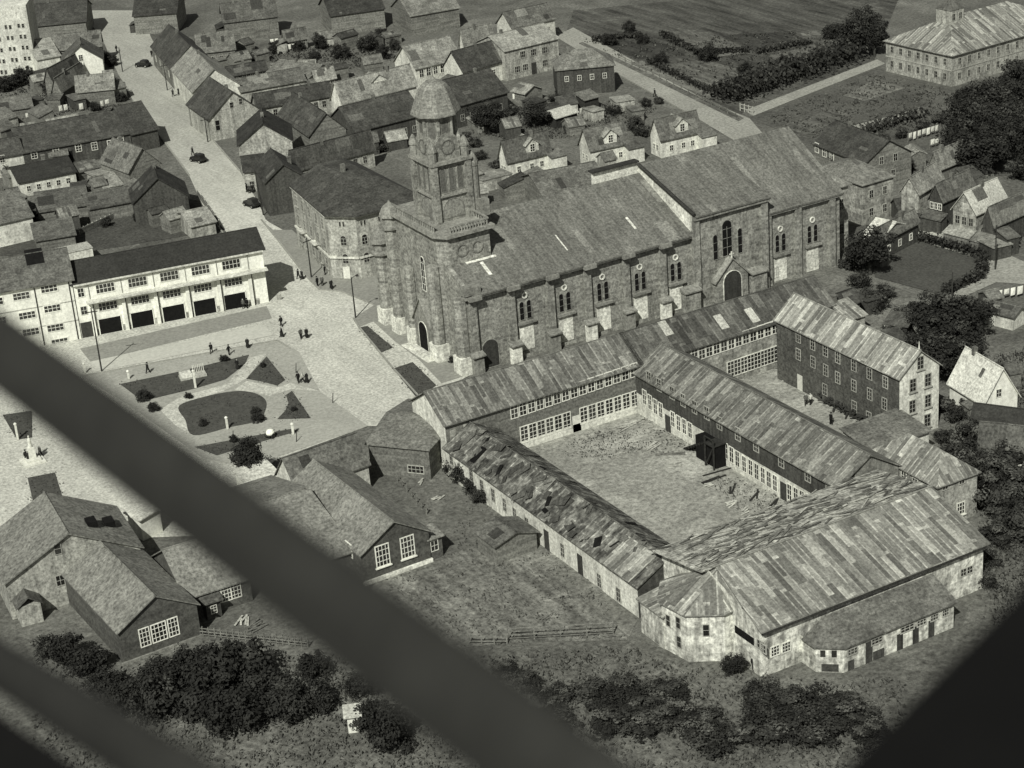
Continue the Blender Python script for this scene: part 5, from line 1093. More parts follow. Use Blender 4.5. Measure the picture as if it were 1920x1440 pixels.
# bottom left group
t, L, w_, rf = H('gabled_house', 'tall pale gable house with grey roof at the lower left edge', (10, 1093), G(10, 1093, 5)+Vector((17, -2.6, 0)), 5.0, (127, 1000), 9.2, 'plaster_dirty', 'roof_mid', ridge='y', w=10) if False else (None,)*4
A = G(10, 1093, 5.0); ap = G(127, 1000, 9.2); dx = Vector((ap.x-A.x, ap.y-A.y, 0))
rz0 = atan2(dx.y, dx.x); L = dx.length*2; w_ = 12.0
t = thing('gabled_house', 'tall pale gable house with grey roof at the lower left edge', 'house', (A.x, A.y, 0), rz0)
wl, rf = shell(t, L, w_, 5.0, 9.2, 'plaster_dirty', 'roof_felt', ridge='y', ov=.4)
winpx(t, 'f', L, w_, ((108, 1029),), (.9, 1.5, 1, 2, 'frame_grey', 'glass', '')); winpx(t, 'f', L, w_, ((113, 1088), (131, 1091)), (1.1, 1.5, 2, 2, 'frame_grey', 'glass', ''))
u, z = wallpx(t, 'f', L, w_, 50, 1135); MB().box(u-1.3, -2.4, 0, u+1.3, -.01, 2.6).build('porch', m['plaster_dirty'], t)
MB().slab([(u-1.6, -2.6, 2.55), (u, -2.6, 3.7), (u, -.01, 3.7), (u-1.6, -.01, 2.55)], .12).slab([(u, -2.6, 3.7), (u+1.6, -2.6, 2.55), (u+1.6, -.01, 2.55), (u, -.01, 3.7)], .12).build('porch_roof', m['roof_mid'], t)
for x, y in ((L*.72, 4.0), (L*.86, 5.2)):
    zz = 9.2-abs(x-L/2)*(4.2/(L/2))+.1; MB().box(x-.6, y-.9, zz, x+.6, y+.9, zz+.75).build('skylight', m['glass_dark'], rf)
t, L, w_, rf = H('schoolhouse', 'dark boarded schoolhouse with wide white triple window at the lower left', (222, 1184), (368, 1132), 4.3, (291, 1123), 7.1, 'wood_brown', 'roof_felt', ridge='y', w=21, cat='schoolhouse', base=-1.5)
u, z = wallpx(t, 'f', L, w_, 298, 1184)
for du, ww in ((-1.75, 1.3), (0, 1.9), (1.75, 1.3)): window(t, 'f', L, w_, u+du, z-1.25, (ww, 2.4, 3 if ww < 1.5 else 4, 4, 'paint_white', 'glass', ''))
MB().box(-.3, -.3, -1.5, L+.2, -.02, .3).build('plinth', m['stone_trim'], t)
H('side_entry', 'small dark entry with window beside the glazed porch', (385, 1132), (412, 1123), 2.3, (395, 1112), 2.9, 'wood_dark', 'roof_mid', cat='porch', kind='shed', w=2.5, wins=(('f', 1, .7, (.8, 1.1, 2, 3, 'paint_white', 'glass', '')),))
H('white_store', 'small white store on the roof-line at the left edge of the big strut', (238, 962), (262, 975), 3.0, (262, 952), 3.4, 'plaster', 'roof_white', cat='store', kind='shed', w=3.0)
H('privy', 'tiny white hut with dark door in the bottom bushes', (650, 1344), (672, 1341), 2.1, (660, 1338), 2.3, 'plaster', 'tin_light', cat='hut', kind='shed', w=1.4)
# ------------------------------------------------------------------ vegetation
ORD = ['first', 'second', 'third', 'fourth', 'fifth', 'sixth', 'seventh', 'eighth', 'ninth', 'tenth', 'eleventh', 'twelfth', 'thirteenth', 'fourteenth', 'fifteenth', 'sixteenth', 'seventeenth', 'eighteenth', 'nineteenth', 'twentieth', 'twenty-first', 'twenty-second', 'twenty-third', 'twenty-fourth', 'twenty-fifth', 'twenty-sixth', 'twenty-seventh', 'twenty-eighth', 'twenty-ninth', 'thirtieth', 'thirty-first', 'thirty-second', 'thirty-third', 'thirty-fourth', 'thirty-fifth', 'thirty-sixth']
def crown_mesh(name, seed, rx, rz, cz, nclump, per, leaf, mats, flatb=.15):
    R = random.Random(seed); b = MB()
    cl = []
    for k in range(nclump):
        while True:
            p = Vector((R.uniform(-1, 1), R.uniform(-1, 1), R.uniform(-1, 1)))
            if .25 < p.length < 1 and p.z > -1+flatb: break
        p = p*(.55+.45*R.random())
        s = R.uniform(.2, .42)
        cl.append((p, s, R.choice((0, 0, 1, 1, 2)) if p.z > .1 else R.choice((0, 0, 1))))  # paler leaves kept for upper clumps: sunlit tops put into the colour
    for p, s, mi in cl:
        for q in range(per):
            d = Vector((R.gauss(0, 1), R.gauss(0, 1), R.gauss(0, 1))).normalized()
            w_ = p+d*s*(R.random()**.4)
            c = Vector((w_.x*rx, w_.y*rx, cz+w_.z*rz))
            n = (d+Vector((R.uniform(-.7, .7), R.uniform(-.7, .7), R.uniform(-.2, .9)))).normalized()
            u = n.orthogonal().normalized(); v = n.cross(u); a = R.uniform(0, 6.28); u, v = u*cos(a)+v*sin(a), v*cos(a)-u*sin(a)
            l = leaf*R.uniform(.6, 1.3)
            b.poly([c-u*l-v*l*.55, c+u*l*.2-v*l*.7, c+u*l+v*l*.1, c+u*l*.1+v*l*.65], mi)
    return b.mesh(name, mats)
def trunk_mesh(h, r, spread, seed, n=5):
    R = random.Random(seed); b = MB(); b.tube((0, 0, -.1), (R.uniform(-.1, .1), 0, h*.6), r, r*.7, 7)
    for k in range(n):
        a = 6.28*k/n+R.uniform(-.4, .4); b.tube((0, 0, h*R.uniform(.4, .6)), (spread*cos(a), spread*sin(a), h*R.uniform(.85, 1.25)), r*.55, r*.15, 5)
    return b.mesh('trunk', m['bark'])
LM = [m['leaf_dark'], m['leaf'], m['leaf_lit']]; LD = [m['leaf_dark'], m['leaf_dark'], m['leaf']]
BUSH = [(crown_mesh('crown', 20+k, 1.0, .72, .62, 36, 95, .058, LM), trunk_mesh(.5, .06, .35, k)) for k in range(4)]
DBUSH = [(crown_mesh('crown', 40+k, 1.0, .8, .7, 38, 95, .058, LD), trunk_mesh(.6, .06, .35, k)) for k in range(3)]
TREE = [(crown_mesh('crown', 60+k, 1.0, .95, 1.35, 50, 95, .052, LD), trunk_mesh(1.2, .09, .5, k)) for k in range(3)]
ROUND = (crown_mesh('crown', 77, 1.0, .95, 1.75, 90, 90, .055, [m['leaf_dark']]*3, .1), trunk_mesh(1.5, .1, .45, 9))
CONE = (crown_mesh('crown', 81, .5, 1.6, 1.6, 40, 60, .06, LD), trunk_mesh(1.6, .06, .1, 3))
RV = random.Random(5)
def plant(kind, name, label, cat, px, py, r, group=None, z=1.0):
    cm, tm = kind if isinstance(kind, tuple) else RV.choice(kind)
    p = G(px, py); t = thing(name, label, cat, (p.x, p.y, 0), RV.uniform(0, 6.28), group)
    t.scale = (r, r*RV.uniform(.88, 1.12), r*z*RV.uniform(.85, 1.12))
    link('crown', cm, t); link('trunk' if name.endswith('tree') else 'stem', tm, t); return t
SIDE = 'from the left'
def belt(pts, kind, phrase, group, name='bush', cat='bush', z=1.0):
    pts = sorted(pts)
    for i, (x, y, r) in enumerate(pts): plant(kind, name, f'{ORD[i]} {phrase[0]} from the left {phrase[1]}', cat, x, y, r, group, z)
low = [(130, 1240, 2.6), (172, 1262, 2.8), (205, 1300, 2.8), (95, 1235, 2.2), (300, 1295, 3.4), (345, 1272, 2.8), (395, 1285, 3.6), (450, 1290, 4.6), (380, 1330, 4.2), (300, 1345, 3.8), (500, 1330, 4.0), (545, 1345, 3.4), (440, 1362, 4.0), (590, 1270, 2.4), (598, 1330, 2.6), (678, 1305, 2.2), (700, 1365, 2.8), (740, 1400, 3.2), (240, 1330, 3.2)]
belt(low, DBUSH, ('dark bush', 'in the lower left thicket'), 'dark bushes of the lower left thicket', z=.85)
low2 = [(950, 1250, 1.8), (992, 1272, 2.2), (1040, 1298, 2.2), (1085, 1335, 3.6), (1120, 1300, 3.2), (1165, 1292, 2.8), (1215, 1300, 3.0), (1262, 1296, 2.8), (1305, 1300, 2.6), (1150, 1345, 3.6), (1210, 1350, 3.4), (1275, 1335, 3.2), (1325, 1345, 2.6), (1385, 1325, 3.2), (1430, 1310, 3.0), (1470, 1322, 3.6), (1525, 1330, 3.8), (1580, 1330, 3.6), (1628, 1345, 3.0), (1440, 1360, 3.4), (1530, 1370, 3.6), (1640, 1380, 3.0), (1040, 1345, 3.0), (1110, 1385, 3.6), (1330, 1390, 3.4)]
low2 = [(x, y+14, r*.95) for i, (x, y, r) in enumerate(low2) if i % 5 != 3]
belt(low2, BUSH, ('leafy bush', 'in the scrub below the faceted school end'), 'bushes along the bottom edge', z=.58)
plant(DBUSH, 'bush', 'small round bush against the wall of the faceted bay', 'bush', 1378, 1262, 1.6)
belt([(842, 872, 1.8), (858, 890, 2.0), (874, 908, 2.2), (890, 925, 1.9), (905, 942, 1.5)], DBUSH, ('overgrown bush', 'along the white wall of the ruined wing'), 'bushes in the lane')
belt([(1770, 670, 5.2), (1800, 650, 4.6), (1745, 640, 3.6), (1800, 700, 4.0), (1760, 715, 3.6), (1835, 615, 2.6), (1810, 625, 3.2), (1745, 700, 4.2)], TREE, ('dark tree', 'in the clump behind the tall school block'), 'trees behind the tall school block', 'broadleaf_tree', 'tree', .8)
belt([(1805, 790, 2.6), (1822, 850, 3.2), (1795, 870, 2.4), (1835, 900, 3.0), (1870, 905, 3.4), (1905, 920, 3.0), (1850, 950, 3.4), (1890, 975, 3.6), (1920, 1010, 3.4), (1862, 1020, 2.4), (1780, 770, 2.0), (1895, 870, 2.6)], BUSH, ('scrub bush', 'on the slope right of the hip-roofed house'), 'scrub bushes at the right edge')
RHL = random.Random(21)
hill = []
for k in range(34):
    x, y = RHL.uniform(1795, 1945), RHL.uniform(175, 345)
    if (y-190) < (1860-x)*1.15 and x < 1860: y = min(345, 190+(1860-x)*1.15+RHL.uniform(0, 40))
    hill.append((x, y, RHL.uniform(2.6, 5.2)))
belt(hill, TREE+BUSH[:1]+DBUSH[:1], ('dark tree', 'of the wood on the right-hand slope'), 'wood on the right-hand slope', 'broadleaf_tree', 'tree', .9)
plant(TREE, 'broadleaf_tree', 'large dark tree beside the church east end', 'tree', 1632, 515, 4.6, z=.9)
plant(DBUSH, 'bush', 'dark bush at the foot of the church east wall', 'bush', 1600, 500, 3.2)
plant(ROUND, 'round_tree', 'dark round-crowned tree beside the white veranda on the plaza', 'tree', 470, 908, 2.6)
plant(TREE, 'broadleaf_tree', 'large very dark tree right of the church tower', 'tree', 918, 252, 4.3, z=.85)
plant(TREE, 'broadleaf_tree', 'loose grey-green tree above the left dormered cottage', 'tree', 1002, 240, 3.6, z=.8)
belt([(1602, 105, 4.5), (1625, 92, 4.2), (1640, 105, 3.4)], TREE, ('tree', 'at the end of the hedge by the institution'), 'trees by the institution', 'broadleaf_tree', 'tree')
belt([(1145, 85, 2.4), (1205, 82, 1.8), (1240, 120, 2.0), (1330, 115, 2.6), (1470, 125, 2.0), (1395, 135, 1.8), (1560, 72, 2.8), (1180, 62, 2.0)], DBUSH, ('lone bush', 'in the ploughed field at the top'), 'bushes in the field')
belt([(8, 172, 2.8), (25, 165, 2.6), (48, 158, 3.0), (75, 172, 2.2), (95, 178, 2.0)], DBUSH, ('dark bush', 'below the big pale block'), 'bushes below the pale block')
belt([(200, 118, 2.2), (212, 124, 1.8), (222, 178, 2.2), (228, 190, 1.6)], DBUSH, ('dark bush', 'along the left kerb of the far street'), 'bushes by the street')
yard = [(60, 212, 1.6), (75, 222, 1.4), (180, 208, 1.6), (120, 200, 1.2), (250, 345, 1.6), (225, 330, 1.4), (300, 405, 1.6), (340, 415, 1.5), (260, 415, 1.2), (200, 425, 1.3), (15, 330, 2.0), (60, 415, 1.4)]
belt(yard, DBUSH, ('small bush', 'in the back yards left of the street'), 'small bushes in the left yards')
yard2 = [(480, 118, 2.0), (520, 100, 2.4), (600, 92, 2.6), (640, 110, 2.6), (690, 95, 2.8), (660, 85, 2.2), (720, 110, 2.2), (740, 95, 2.0), (590, 112, 1.8), (715, 75, 2.4), (560, 95, 2.0), (700, 122, 1.8)]
belt(yard2, DBUSH, ('dark bush', 'in the overgrown yards at the top centre'), 'bushes in the top yards')
yard3 = [(870, 265, 1.6), (890, 275, 1.8), (1040, 190, 1.6), (1070, 250, 1.6), (1150, 215, 1.8), (1210, 200, 1.5), (1190, 245, 2.2), (1205, 255, 2.0), (1235, 195, 1.2), (1060, 232, 1.4), (960, 215, 2.0), (1050, 175, 1.6), (900, 300, 1.6), (930, 315, 1.4), (680, 270, 2.0), (715, 285, 1.8), (745, 275, 1.8)]
belt(yard3, BUSH, ('garden bush', 'in the gardens behind the church nave'), 'garden bushes behind the church')
belt([(355, 748, .8), (480, 777, .9), (484, 792, 1.2), (270, 752, 1.3), (290, 772, 1.1), (440, 830, .8), (422, 678, .9), (380, 800, .9), (495, 690, .6), (552, 772, .6)], DBUSH, ('clipped shrub', 'on the plaza lawns'), 'shrubs on the plaza lawns')
belt([(740, 603, .7), (755, 605, .8), (847, 680, .8)], DBUSH, ('low dark shrub', 'at the foot of the church west front'), 'shrubs at the church front')
belt([(1700, 600, 2.2), (1680, 640, 2.4), (1640, 580, 2.4), (1720, 590, 1.8), (1655, 560, 2.0), (1610, 540, 2.0)], BUSH, ('loose bush', 'on the slope below the fenced lawn'), 'bushes below the lawn')
belt([(1655, 270, 1.6), (1690, 258, 1.6), (1730, 245, 1.8), (1760, 232, 1.6), (1690, 305, 2.2), (1700, 320, 2.0), (1780, 330, 2.2), (1800, 352, 2.4), (1815, 380, 1.6), (1900, 455, 1.6)], BUSH, ('bush', 'among the houses right of the church'), 'bushes among the right-hand houses')
belt([(1655, 815, 1.0), (1800, 838, 1.8), (1770, 832, 1.6), (1845, 1100, 1.6), (1850, 1060, 1.8)], BUSH, ('bush', 'around the hip-roofed house'), 'bushes around the hip-roofed house')
def hedge(name, label, A, B, w_, h, n, mats=LD, leaf=.45):
    a, b_ = G(*A), G(*B); d = b_-a; L = d.length; R = random.Random(hash(label) % 1000 if False else len(label)); b = MB()
    for k in range(n):
        x, y, z = R.uniform(0, L), R.gauss(0, w_*.33), h*R.random()**.6*(1-.2*abs(R.gauss(0, .5)))
        c = Vector((x, y, max(.1, z))); nn = Vector((R.uniform(-1, 1), R.uniform(-1, 1), R.uniform(0, 1))).normalized(); u = nn.orthogonal().normalized(); v = nn.cross(u); l = leaf*R.uniform(.6, 1.3)
        b.poly([c-u*l-v*l*.55, c+u*l*.2-v*l*.7, c+u*l+v*l*.1, c+u*l*.1+v*l*.65], R.choice((0, 0, 1, 2)))
    o = b.build(name, mats); o.location = a; o.rotation_euler.z = atan2(d.y, d.x); return tag(o, label, 'hedge')
hedge('hedge', 'broad dark hedge row running from the upper road to the institution', (1352, 193), (1600, 108), 7, 4.0, 4200)
hedge('hedge', 'clipped hedge on the upper side of the fenced lawn at the right', (1722, 450), (1843, 486), 1.4, 1.6, 900, leaf=.28)
hedge('hedge', 'clipped hedge on the right side of the fenced lawn', (1843, 487), (1842, 519), 1.4, 1.6, 500, leaf=.28)
hedge('hedge', 'dark hedge on the lower side of the fenced lawn', (1842, 521), (1770, 552), 1.4, 1.5, 700, leaf=.28)
hedge('hedge', 'rough hedge beside the footpath in the meadow', (1620, 252), (1735, 215), 3.0, 1.6, 900, LM, .35)
# loose ground cover
def cover(name, label, poly, n, leaf, mats, hmax=.5, seed=1):
    P = [G(x, y) for x, y in poly]; R = random.Random(seed); b = MB()
    x0, x1 = min(p.x for p in P), max(p.x for p in P); y0, y1 = min(p.y for p in P), max(p.y for p in P)
    def inside(x, y):
        c = False
        for i in range(len(P)):
            a, q = P[i-1], P[i]
            if (a.y > y) != (q.y > y) and x < (q.x-a.x)*(y-a.y)/(q.y-a.y)+a.x: c = not c
        return c
    k = 0
    while k < n:
        x, y = R.uniform(x0, x1), R.uniform(y0, y1)
        if not inside(x, y): continue
        for j in range(R.randint(2, 7)):
            c = Vector((x+R.gauss(0, .45), y+R.gauss(0, .45), R.uniform(.05, hmax))); nn = Vector((R.uniform(-1, 1), R.uniform(-1, 1), R.uniform(.1, 1))).normalized(); u = nn.orthogonal().normalized(); v = nn.cross(u); l = leaf*R.uniform(.5, 1.4)
            b.poly([c-u*l-v*l*.55, c+u*l*.2-v*l*.7, c+u*l+v*l*.1, c+u*l*.1+v*l*.65], R.choice((0, 1, 1, 2))); k += 1
    o = b.build(name, mats); o['kind'] = 'stuff'; o['label'] = label; o['category'] = 'ground cover'
cover('undergrowth', 'tangled low undergrowth along the bottom edge', [(60, 1215), (240, 1262), (380, 1222), (620, 1235), (960, 1235), (1180, 1215), (1300, 1255), (1560, 1290), (1700, 1270), (1700, 1460), (60, 1460)], 12000, .2, [m['leaf'], m['leaf_lit'], m['leaf_lit']], .5, 1)
cover('undergrowth', 'rough low scrub on the slope at the right edge', [(1800, 700), (1960, 640), (1960, 1230), (1860, 1160), (1850, 990), (1790, 820)], 8000, .18, LM, .5, 2)
cover('weeds', 'weeds in the garden and lane beside the ruined wing', [(720, 1090), (840, 1050), (880, 930), (850, 870), (960, 960), (1190, 1170), (1150, 1200), (760, 1225)], 1500, .14, [m['leaf'], m['leaf_lit'], m['leaf_lit']], .25, 3)
cover('field_growth', 'patchy crop rows and weeds of the upper field', [(1085, 75), (1580, 60), (1580, 95), (1390, 180), (1360, 190)], 1800, .26, LM, .5, 4)
cover('weeds', 'tufts of rough grass in the meadow below the institution', [(1430, 225), (1640, 140), (1790, 175), (1780, 250), (1560, 270)], 2600, .22, LM, .35, 5)
cover('yard_growth', 'overgrown vegetable plots behind the church nave', [(880, 250), (1000, 190), (1060, 240), (1150, 190), (1230, 205), (1190, 230), (1060, 260), (950, 262)], 3200, .2, LM, .45, 6)
cover('yard_growth', 'overgrown plots in the yards at the top centre', [(470, 105), (740, 70), (750, 110), (640, 140), (500, 130)], 2400, .24, LM, .5, 7)
cover('yard_growth', 'rank growth in the yards left of the street', [(0, 160), (110, 165), (230, 185), (240, 215), (0, 250)], 2000, .2, LD, .45, 8)

# ------------------------------------------------------------------ people
def person_mesh(pose, tones):
    v = []; e = []; r = []
    def add(p, rad, par=None):
        v.append(p); r.append(rad)
        if par is not None: e.append((par, len(v)-1))
        return len(v)-1
    s = {'walk': .28, 'stand': .06, 'lean': .1}[pose]; la = {'walk': .18, 'stand': .03, 'lean': .3}[pose]
    pel = add((0, 0, .93), .15)
    ws = add((0, .01, 1.12), .145, pel); ch_ = add((0, .02, 1.32), .165, ws); nk = add((0, .03, 1.47), .065, ch_); hd = add((0, .05, 1.56), .09, nk); add((0, .05, 1.66), .085, hd); add((0, .15, 1.57), .03, hd)
    for sx in (-1, 1):
        hip = add((sx*.1, 0, .86), .11, pel); kn = add((sx*.1, sx*s*.5+.03, .48), .075, hip); an = add((sx*.1, sx*s-.02, .09), .05, kn); add((sx*.11, sx*s+.13, .04), .045, an)
        sh = add((sx*.19, .01, 1.38), .07, ch_); el = add((sx*.25, -sx*la*.5, 1.12), .05, sh); wr = add((sx*.24, -sx*la+.08, .9), .035, el); hn = add((sx*.24, -sx*la+.1, .84), .03, wr)
        for k in range(4): add((sx*.235+(k-1.5)*.014, -sx*la+.11+.012*k, .745+.008*abs(k-1.5)), .008, hn)
        add((sx*.205, -sx*la+.13, .8), .009, hn)
    me = bpy.data.meshes.new('person_base'); me.from_pydata(v, e, []); o = bpy.data.objects.new('person_base', me); C.objects.link(o)
    md = o.modifiers.new('skin', 'SKIN'); sv = me.skin_vertices[0].data
    for i, q in enumerate(r): sv[i].radius = (q, q*.85)
    for i in range(len(v)): sv[i].use_root = (i == 0)
    dg = bpy.context.evaluated_depsgraph_get(); me2 = bpy.data.meshes.new_from_object(o.evaluated_get(dg)); me2.name = 'person'
    bpy.data.objects.remove(o)
    me2.materials.clear()
    for q in tones: me2.materials.append(q)
    for p in me2.polygons:
        z = p.center.z; x = abs(p.center.x); p.material_index = 0 if z < .9 and x < .2 else (2 if z > 1.5 or (x > .2 and z < .92) else 1); p.use_smooth = True
    return me2
m['coat2'] = M('grey_clothing', 70, .1, 2, .15, obvar=.3); m['coat3'] = M('pale_clothing', 165, .1, 2, .15, obvar=.2)
PM = {}
for pose in ('walk', 'stand', 'lean'):
    for nm, tn in (('d', ('coat', 'coat', 'skin')), ('g', ('coat', 'coat2', 'skin')), ('w', ('coat', 'coat3', 'skin'))): PM[pose+nm] = person_mesh(pose, [m[q] for q in tn])
HAT = MB().lathe([(.16, 1.66), (.16, 1.675), (.095, 1.68), (.09, 1.76), (.05, 1.78)], (0, .05, 0), 10).mesh('hat', m['coat'])
SKIRT = MB().lathe([(.3, .28), (.27, .5), (.2, .85), (.17, 1.0)], (0, 0, 0), 12).mesh('skirt', m['coat'])
def person(px, py, kind, label, extra='', rot=None):
    p = G(px, py); t = thing('person', label, 'person', (p.x, p.y, .1), RV.uniform(0, 6.28) if rot is None else rot)
    t.scale = (1.06, 1.06, 1.03)
    link('body', PM[kind], t)
    if 'h' in extra: link('hat', HAT, t)
    if 's' in extra: link('skirt', SKIRT, t)
for a in ((560, 524, 'walkd', 'person in dark clothes, left of the pair near the street mouth', 'h'), (567, 525, 'walkd', 'person in dark skirt, right of the pair near the street mouth', 's'),
 (596, 538, 'standd', 'person in dark clothes, left of the group before the corner building', 'h'), (605, 537, 'standg', 'person with grey top in the middle of the group before the corner building', ''), (610, 516, 'standd', 'dark figure by the pole close to the corner building wall', 'h'), (622, 543, 'walkd', 'broad dark-skirted person, right of the group before the corner building', 's'),
 (528, 613, 'walkd', 'person in dark coat walking on the open plaza, farther of two in line', 'h'), (529, 633, 'walkd', 'person in dark skirt on the open plaza, nearer of two in line', 's'), (565, 636, 'walkg', 'slim person, left of the pair on the middle of the plaza', ''), (576, 635, 'standd', 'stout dark person, right of the pair on the middle of the plaza', 's'),
 (465, 654, 'standd', 'person in dark coat at the far corner of the garden path', 's'), (397, 664, 'walkd', 'dark figure on the kerb before the station, left of the benches', 'h'), (430, 667, 'leand', 'person in dark clothes leaning by the kerb post', 'h'), (278, 701, 'walkd', 'lone dark figure walking by the pale slabs', 'h'), (446, 694, 'stands', 'person in skirt on the diagonal garden path', 's'),
 (560, 719, 'walkd', 'leftmost of the three people walking abreast', 'h'), (568, 719, 'walkw', 'middle one of the three people walking abreast, in pale top', ''), (576, 719, 'walkd', 'rightmost of the three people walking abreast', 's'),
 (790, 632, 'standd', 'left person of the pair at the church portal', 'h'), (798, 634, 'standd', 'right person of the pair at the church portal', 's'), (799, 828, 'standd', 'dark figure at the corner of the lane by the hall roof', 'h'),
 (50, 866, 'standd', 'left person standing beside the white monument', 'h'), (55, 868, 'standd', 'person in skirt close beside the white monument', 's'), (77, 858, 'walkg', 'person in grey to the right of the white monument', ''), (44, 990, 'standd', 'left person of the group at the grey roof edge lower left', 'h'), (50, 994, 'walkd', 'right person of the group at the grey roof edge lower left', 's'),
 (457, 580, 'standg', 'person in grey top at the last garage door', ''), (464, 579, 'standd', 'dark person near the right corner of the fire station', 'h'), (219, 98, 'walkd', 'tiny dark figure at the far end of the street', 'h'), (285, 107, 'standd', 'dark figure on the far right kerb of the street', ''), (325, 182, 'walkd', 'left one of two walkers by the light-roofed street house', 'h'), (336, 179, 'walkd', 'right one of two walkers by the light-roofed street house', 's'), (362, 292, 'walkd', 'dark figure just behind the open car in the street', 'h'),
 (463, 361, 'standd', 'left person of the crowd by the narrow dark shop', 'h'), (468, 363, 'standg', 'middle person of the crowd by the narrow dark shop', ''), (474, 362, 'standd', 'right person of the crowd by the narrow dark shop', 's'), (1511, 761, 'walkg', 'person in grey working in the rear school court', ''), (1520, 760, 'standw', 'person in pale top in the rear school court', ''), (1558, 797, 'standd', 'dark figure in the rear school court near the low roof', 'h'), (1228, 182, 'walkd', 'upper dark figure on the upper road', 'h'), (1236, 196, 'standd', 'lower dark figure on the upper road', 's'), (1413, 1258, 'standd', 'dark figure at the recess of the faceted school end', '')):
    person(a[0], a[1], a[2] if a[2] in PM else 'standd', a[3], a[4])

# ------------------------------------------------------------------ cars
def car_meshes():
    b = MB(); prof = [(-2.0, .55), (-2.05, .95), (-1.6, 1.05), (-1.45, 1.6), (-1.1, 1.72), (.1, 1.72), (.42, 1.12), (1.55, 1.02), (1.75, .9), (1.75, .5)]
    for y0, y1, s0, s1 in ((-.68, .68, 1, 1),): b.hexa([(x, y0, z) for x, z in prof], [(x, y1, z) for x, z in prof])
    body = b.mesh('body', m['carbody'])
    f = MB()
    for sy in (-1, 1):
        for cx in (-1.25, 1.25):
            for k in range(6):
                a0, a1 = pi*k/6, pi*(k+1)/6; y0, y1 = sorted((sy*.62, sy*.9))
                f.hexa([(cx+.5*cos(a0), y0, .36+.45*sin(a0)), (cx+.5*cos(a1), y0, .36+.45*sin(a1)), (cx+.45*cos(a1), y0, .36+.4*sin(a1)), (cx+.45*cos(a0), y0, .36+.4*sin(a0))], [(cx+.5*cos(a0), y1, .36+.45*sin(a0)), (cx+.5*cos(a1), y1, .36+.45*sin(a1)), (cx+.45*cos(a1), y1, .36+.4*sin(a1)), (cx+.45*cos(a0), y1, .36+.4*sin(a0))])
        y0, y1 = sorted((sy*.7, sy*.9)); f.box(-.8, y0, .36, .8, y1, .42)
    fen = f.mesh('fenders', m['carbody'])
    wh = MB().tube((0, -.09, 0), (0, .09, 0), .35, .35, 14).mesh('wheel', m['rubber']); rim = MB().tube((0, -.1, 0), (0, .1, 0), .17, .17, 10).mesh('rim', m['frame_grey'])
    w1 = MB().poly([(.12, -.6, 1.66), (.38, -.6, 1.2), (.38, .6, 1.2), (.12, .6, 1.66)]); w1.v = [(x+.03, y, z+.02) for x, y, z in w1.v]; ws = w1.mesh('windscreen', m['glass'])
    sw = MB().poly([(-1.3, 0, 1.2), (.2, 0, 1.2), (.02, 0, 1.6), (-1.15, 0, 1.6)])
    return body, fen, wh, rim, ws, sw.mesh('side_window', m['glass'])
CM = car_meshes()
LAMP = MB().lathe([(.12, 0), (.13, .08), (.06, .2)], (0, 0, 0), 8).mesh('headlight', m['frame_white'])
def car(px, py, ang, label):
    p = G(px, py); t = thing('parked_car', label, 'car', (p.x, p.y, .1), ang)
    link('body', CM[0], t); link('fenders', CM[1], t); link('windscreen', CM[4], t); link('side_window', CM[5], t, (0, .69, 0)); link('side_window', CM[5], t, (0, -.69, 0))
    for x in (-1.25, 1.25):
        for y in (-.76, .76): w_ = link('wheel', CM[2], t, (x, y, .35)); link('rim', CM[3], w_)
    for y in (-.45, .45): o = link('headlight', LAMP, t, (1.72, y, .85)); o.rotation_euler = (0, pi/2, 0)
car(268, 126, 2.2, 'dark old-fashioned car far up the street'); car(372, 304, 1.9, 'dark car standing in the middle of the street'); car(472, 388, 1.75, 'dark car parked at the kerb by the narrow shop')
# ------------------------------------------------------------------ poles, posts, monument
def pole(px, py, h, label, cat='pole', arm=True, lamp=False, lean=0.0, r=.13, mat='timber_dark', group=None):
    p = G(px, py); t = thing('utility_pole' if arm else 'post', label, cat, (p.x, p.y, 0), RV.uniform(-.3, .3), group); t.rotation_euler.y = lean
    MB().tube((0, 0, 0), (0, 0, h), r, r*.65, 8).build('shaft', m[mat], t)
    if arm: MB().box(-.9, -.06, h-.7, .9, .06, h-.56).build('crossarm', m[mat], t)
    if lamp: MB().tube((0, 0, h-.2), (1.3, 0, h+.1), .05, .05, 6).lathe([(.28, h-.2), (.1, h+.1)], (1.3, 0, 0), 8).build('lamp', m['iron_dark'], t)
pole(191, 697, 10.5, 'tall dark pole at the lower edge of the pale slabs')
pole(667, 597, 7.0, 'dark lamp pole at the corner of the church forecourt', lamp=True, arm=False)
pole(584, 521, 7.2, 'dark pole before the chamfered corner building'); pole(494, 404, 8.8, 'leaning pole at the street mouth by the dark gable house', lean=-.06)
pole(390, 267, 5.5, 'pole on the right kerb below the pale boarded gable'); pole(314, 170, 6.5, 'pole on the right kerb by the light-roofed street house'); pole(230, 135, 6, 'pole on the left kerb of the far street', arm=False)
pole(1866, 506, 7.5, 'pole beside the road at the right edge'); pole(1785, 562, 4.5, 'short pole at the lower hedge of the fenced lawn', arm=False); pole(1262, 92, 4, 'thin pole in the upper field', arm=False)
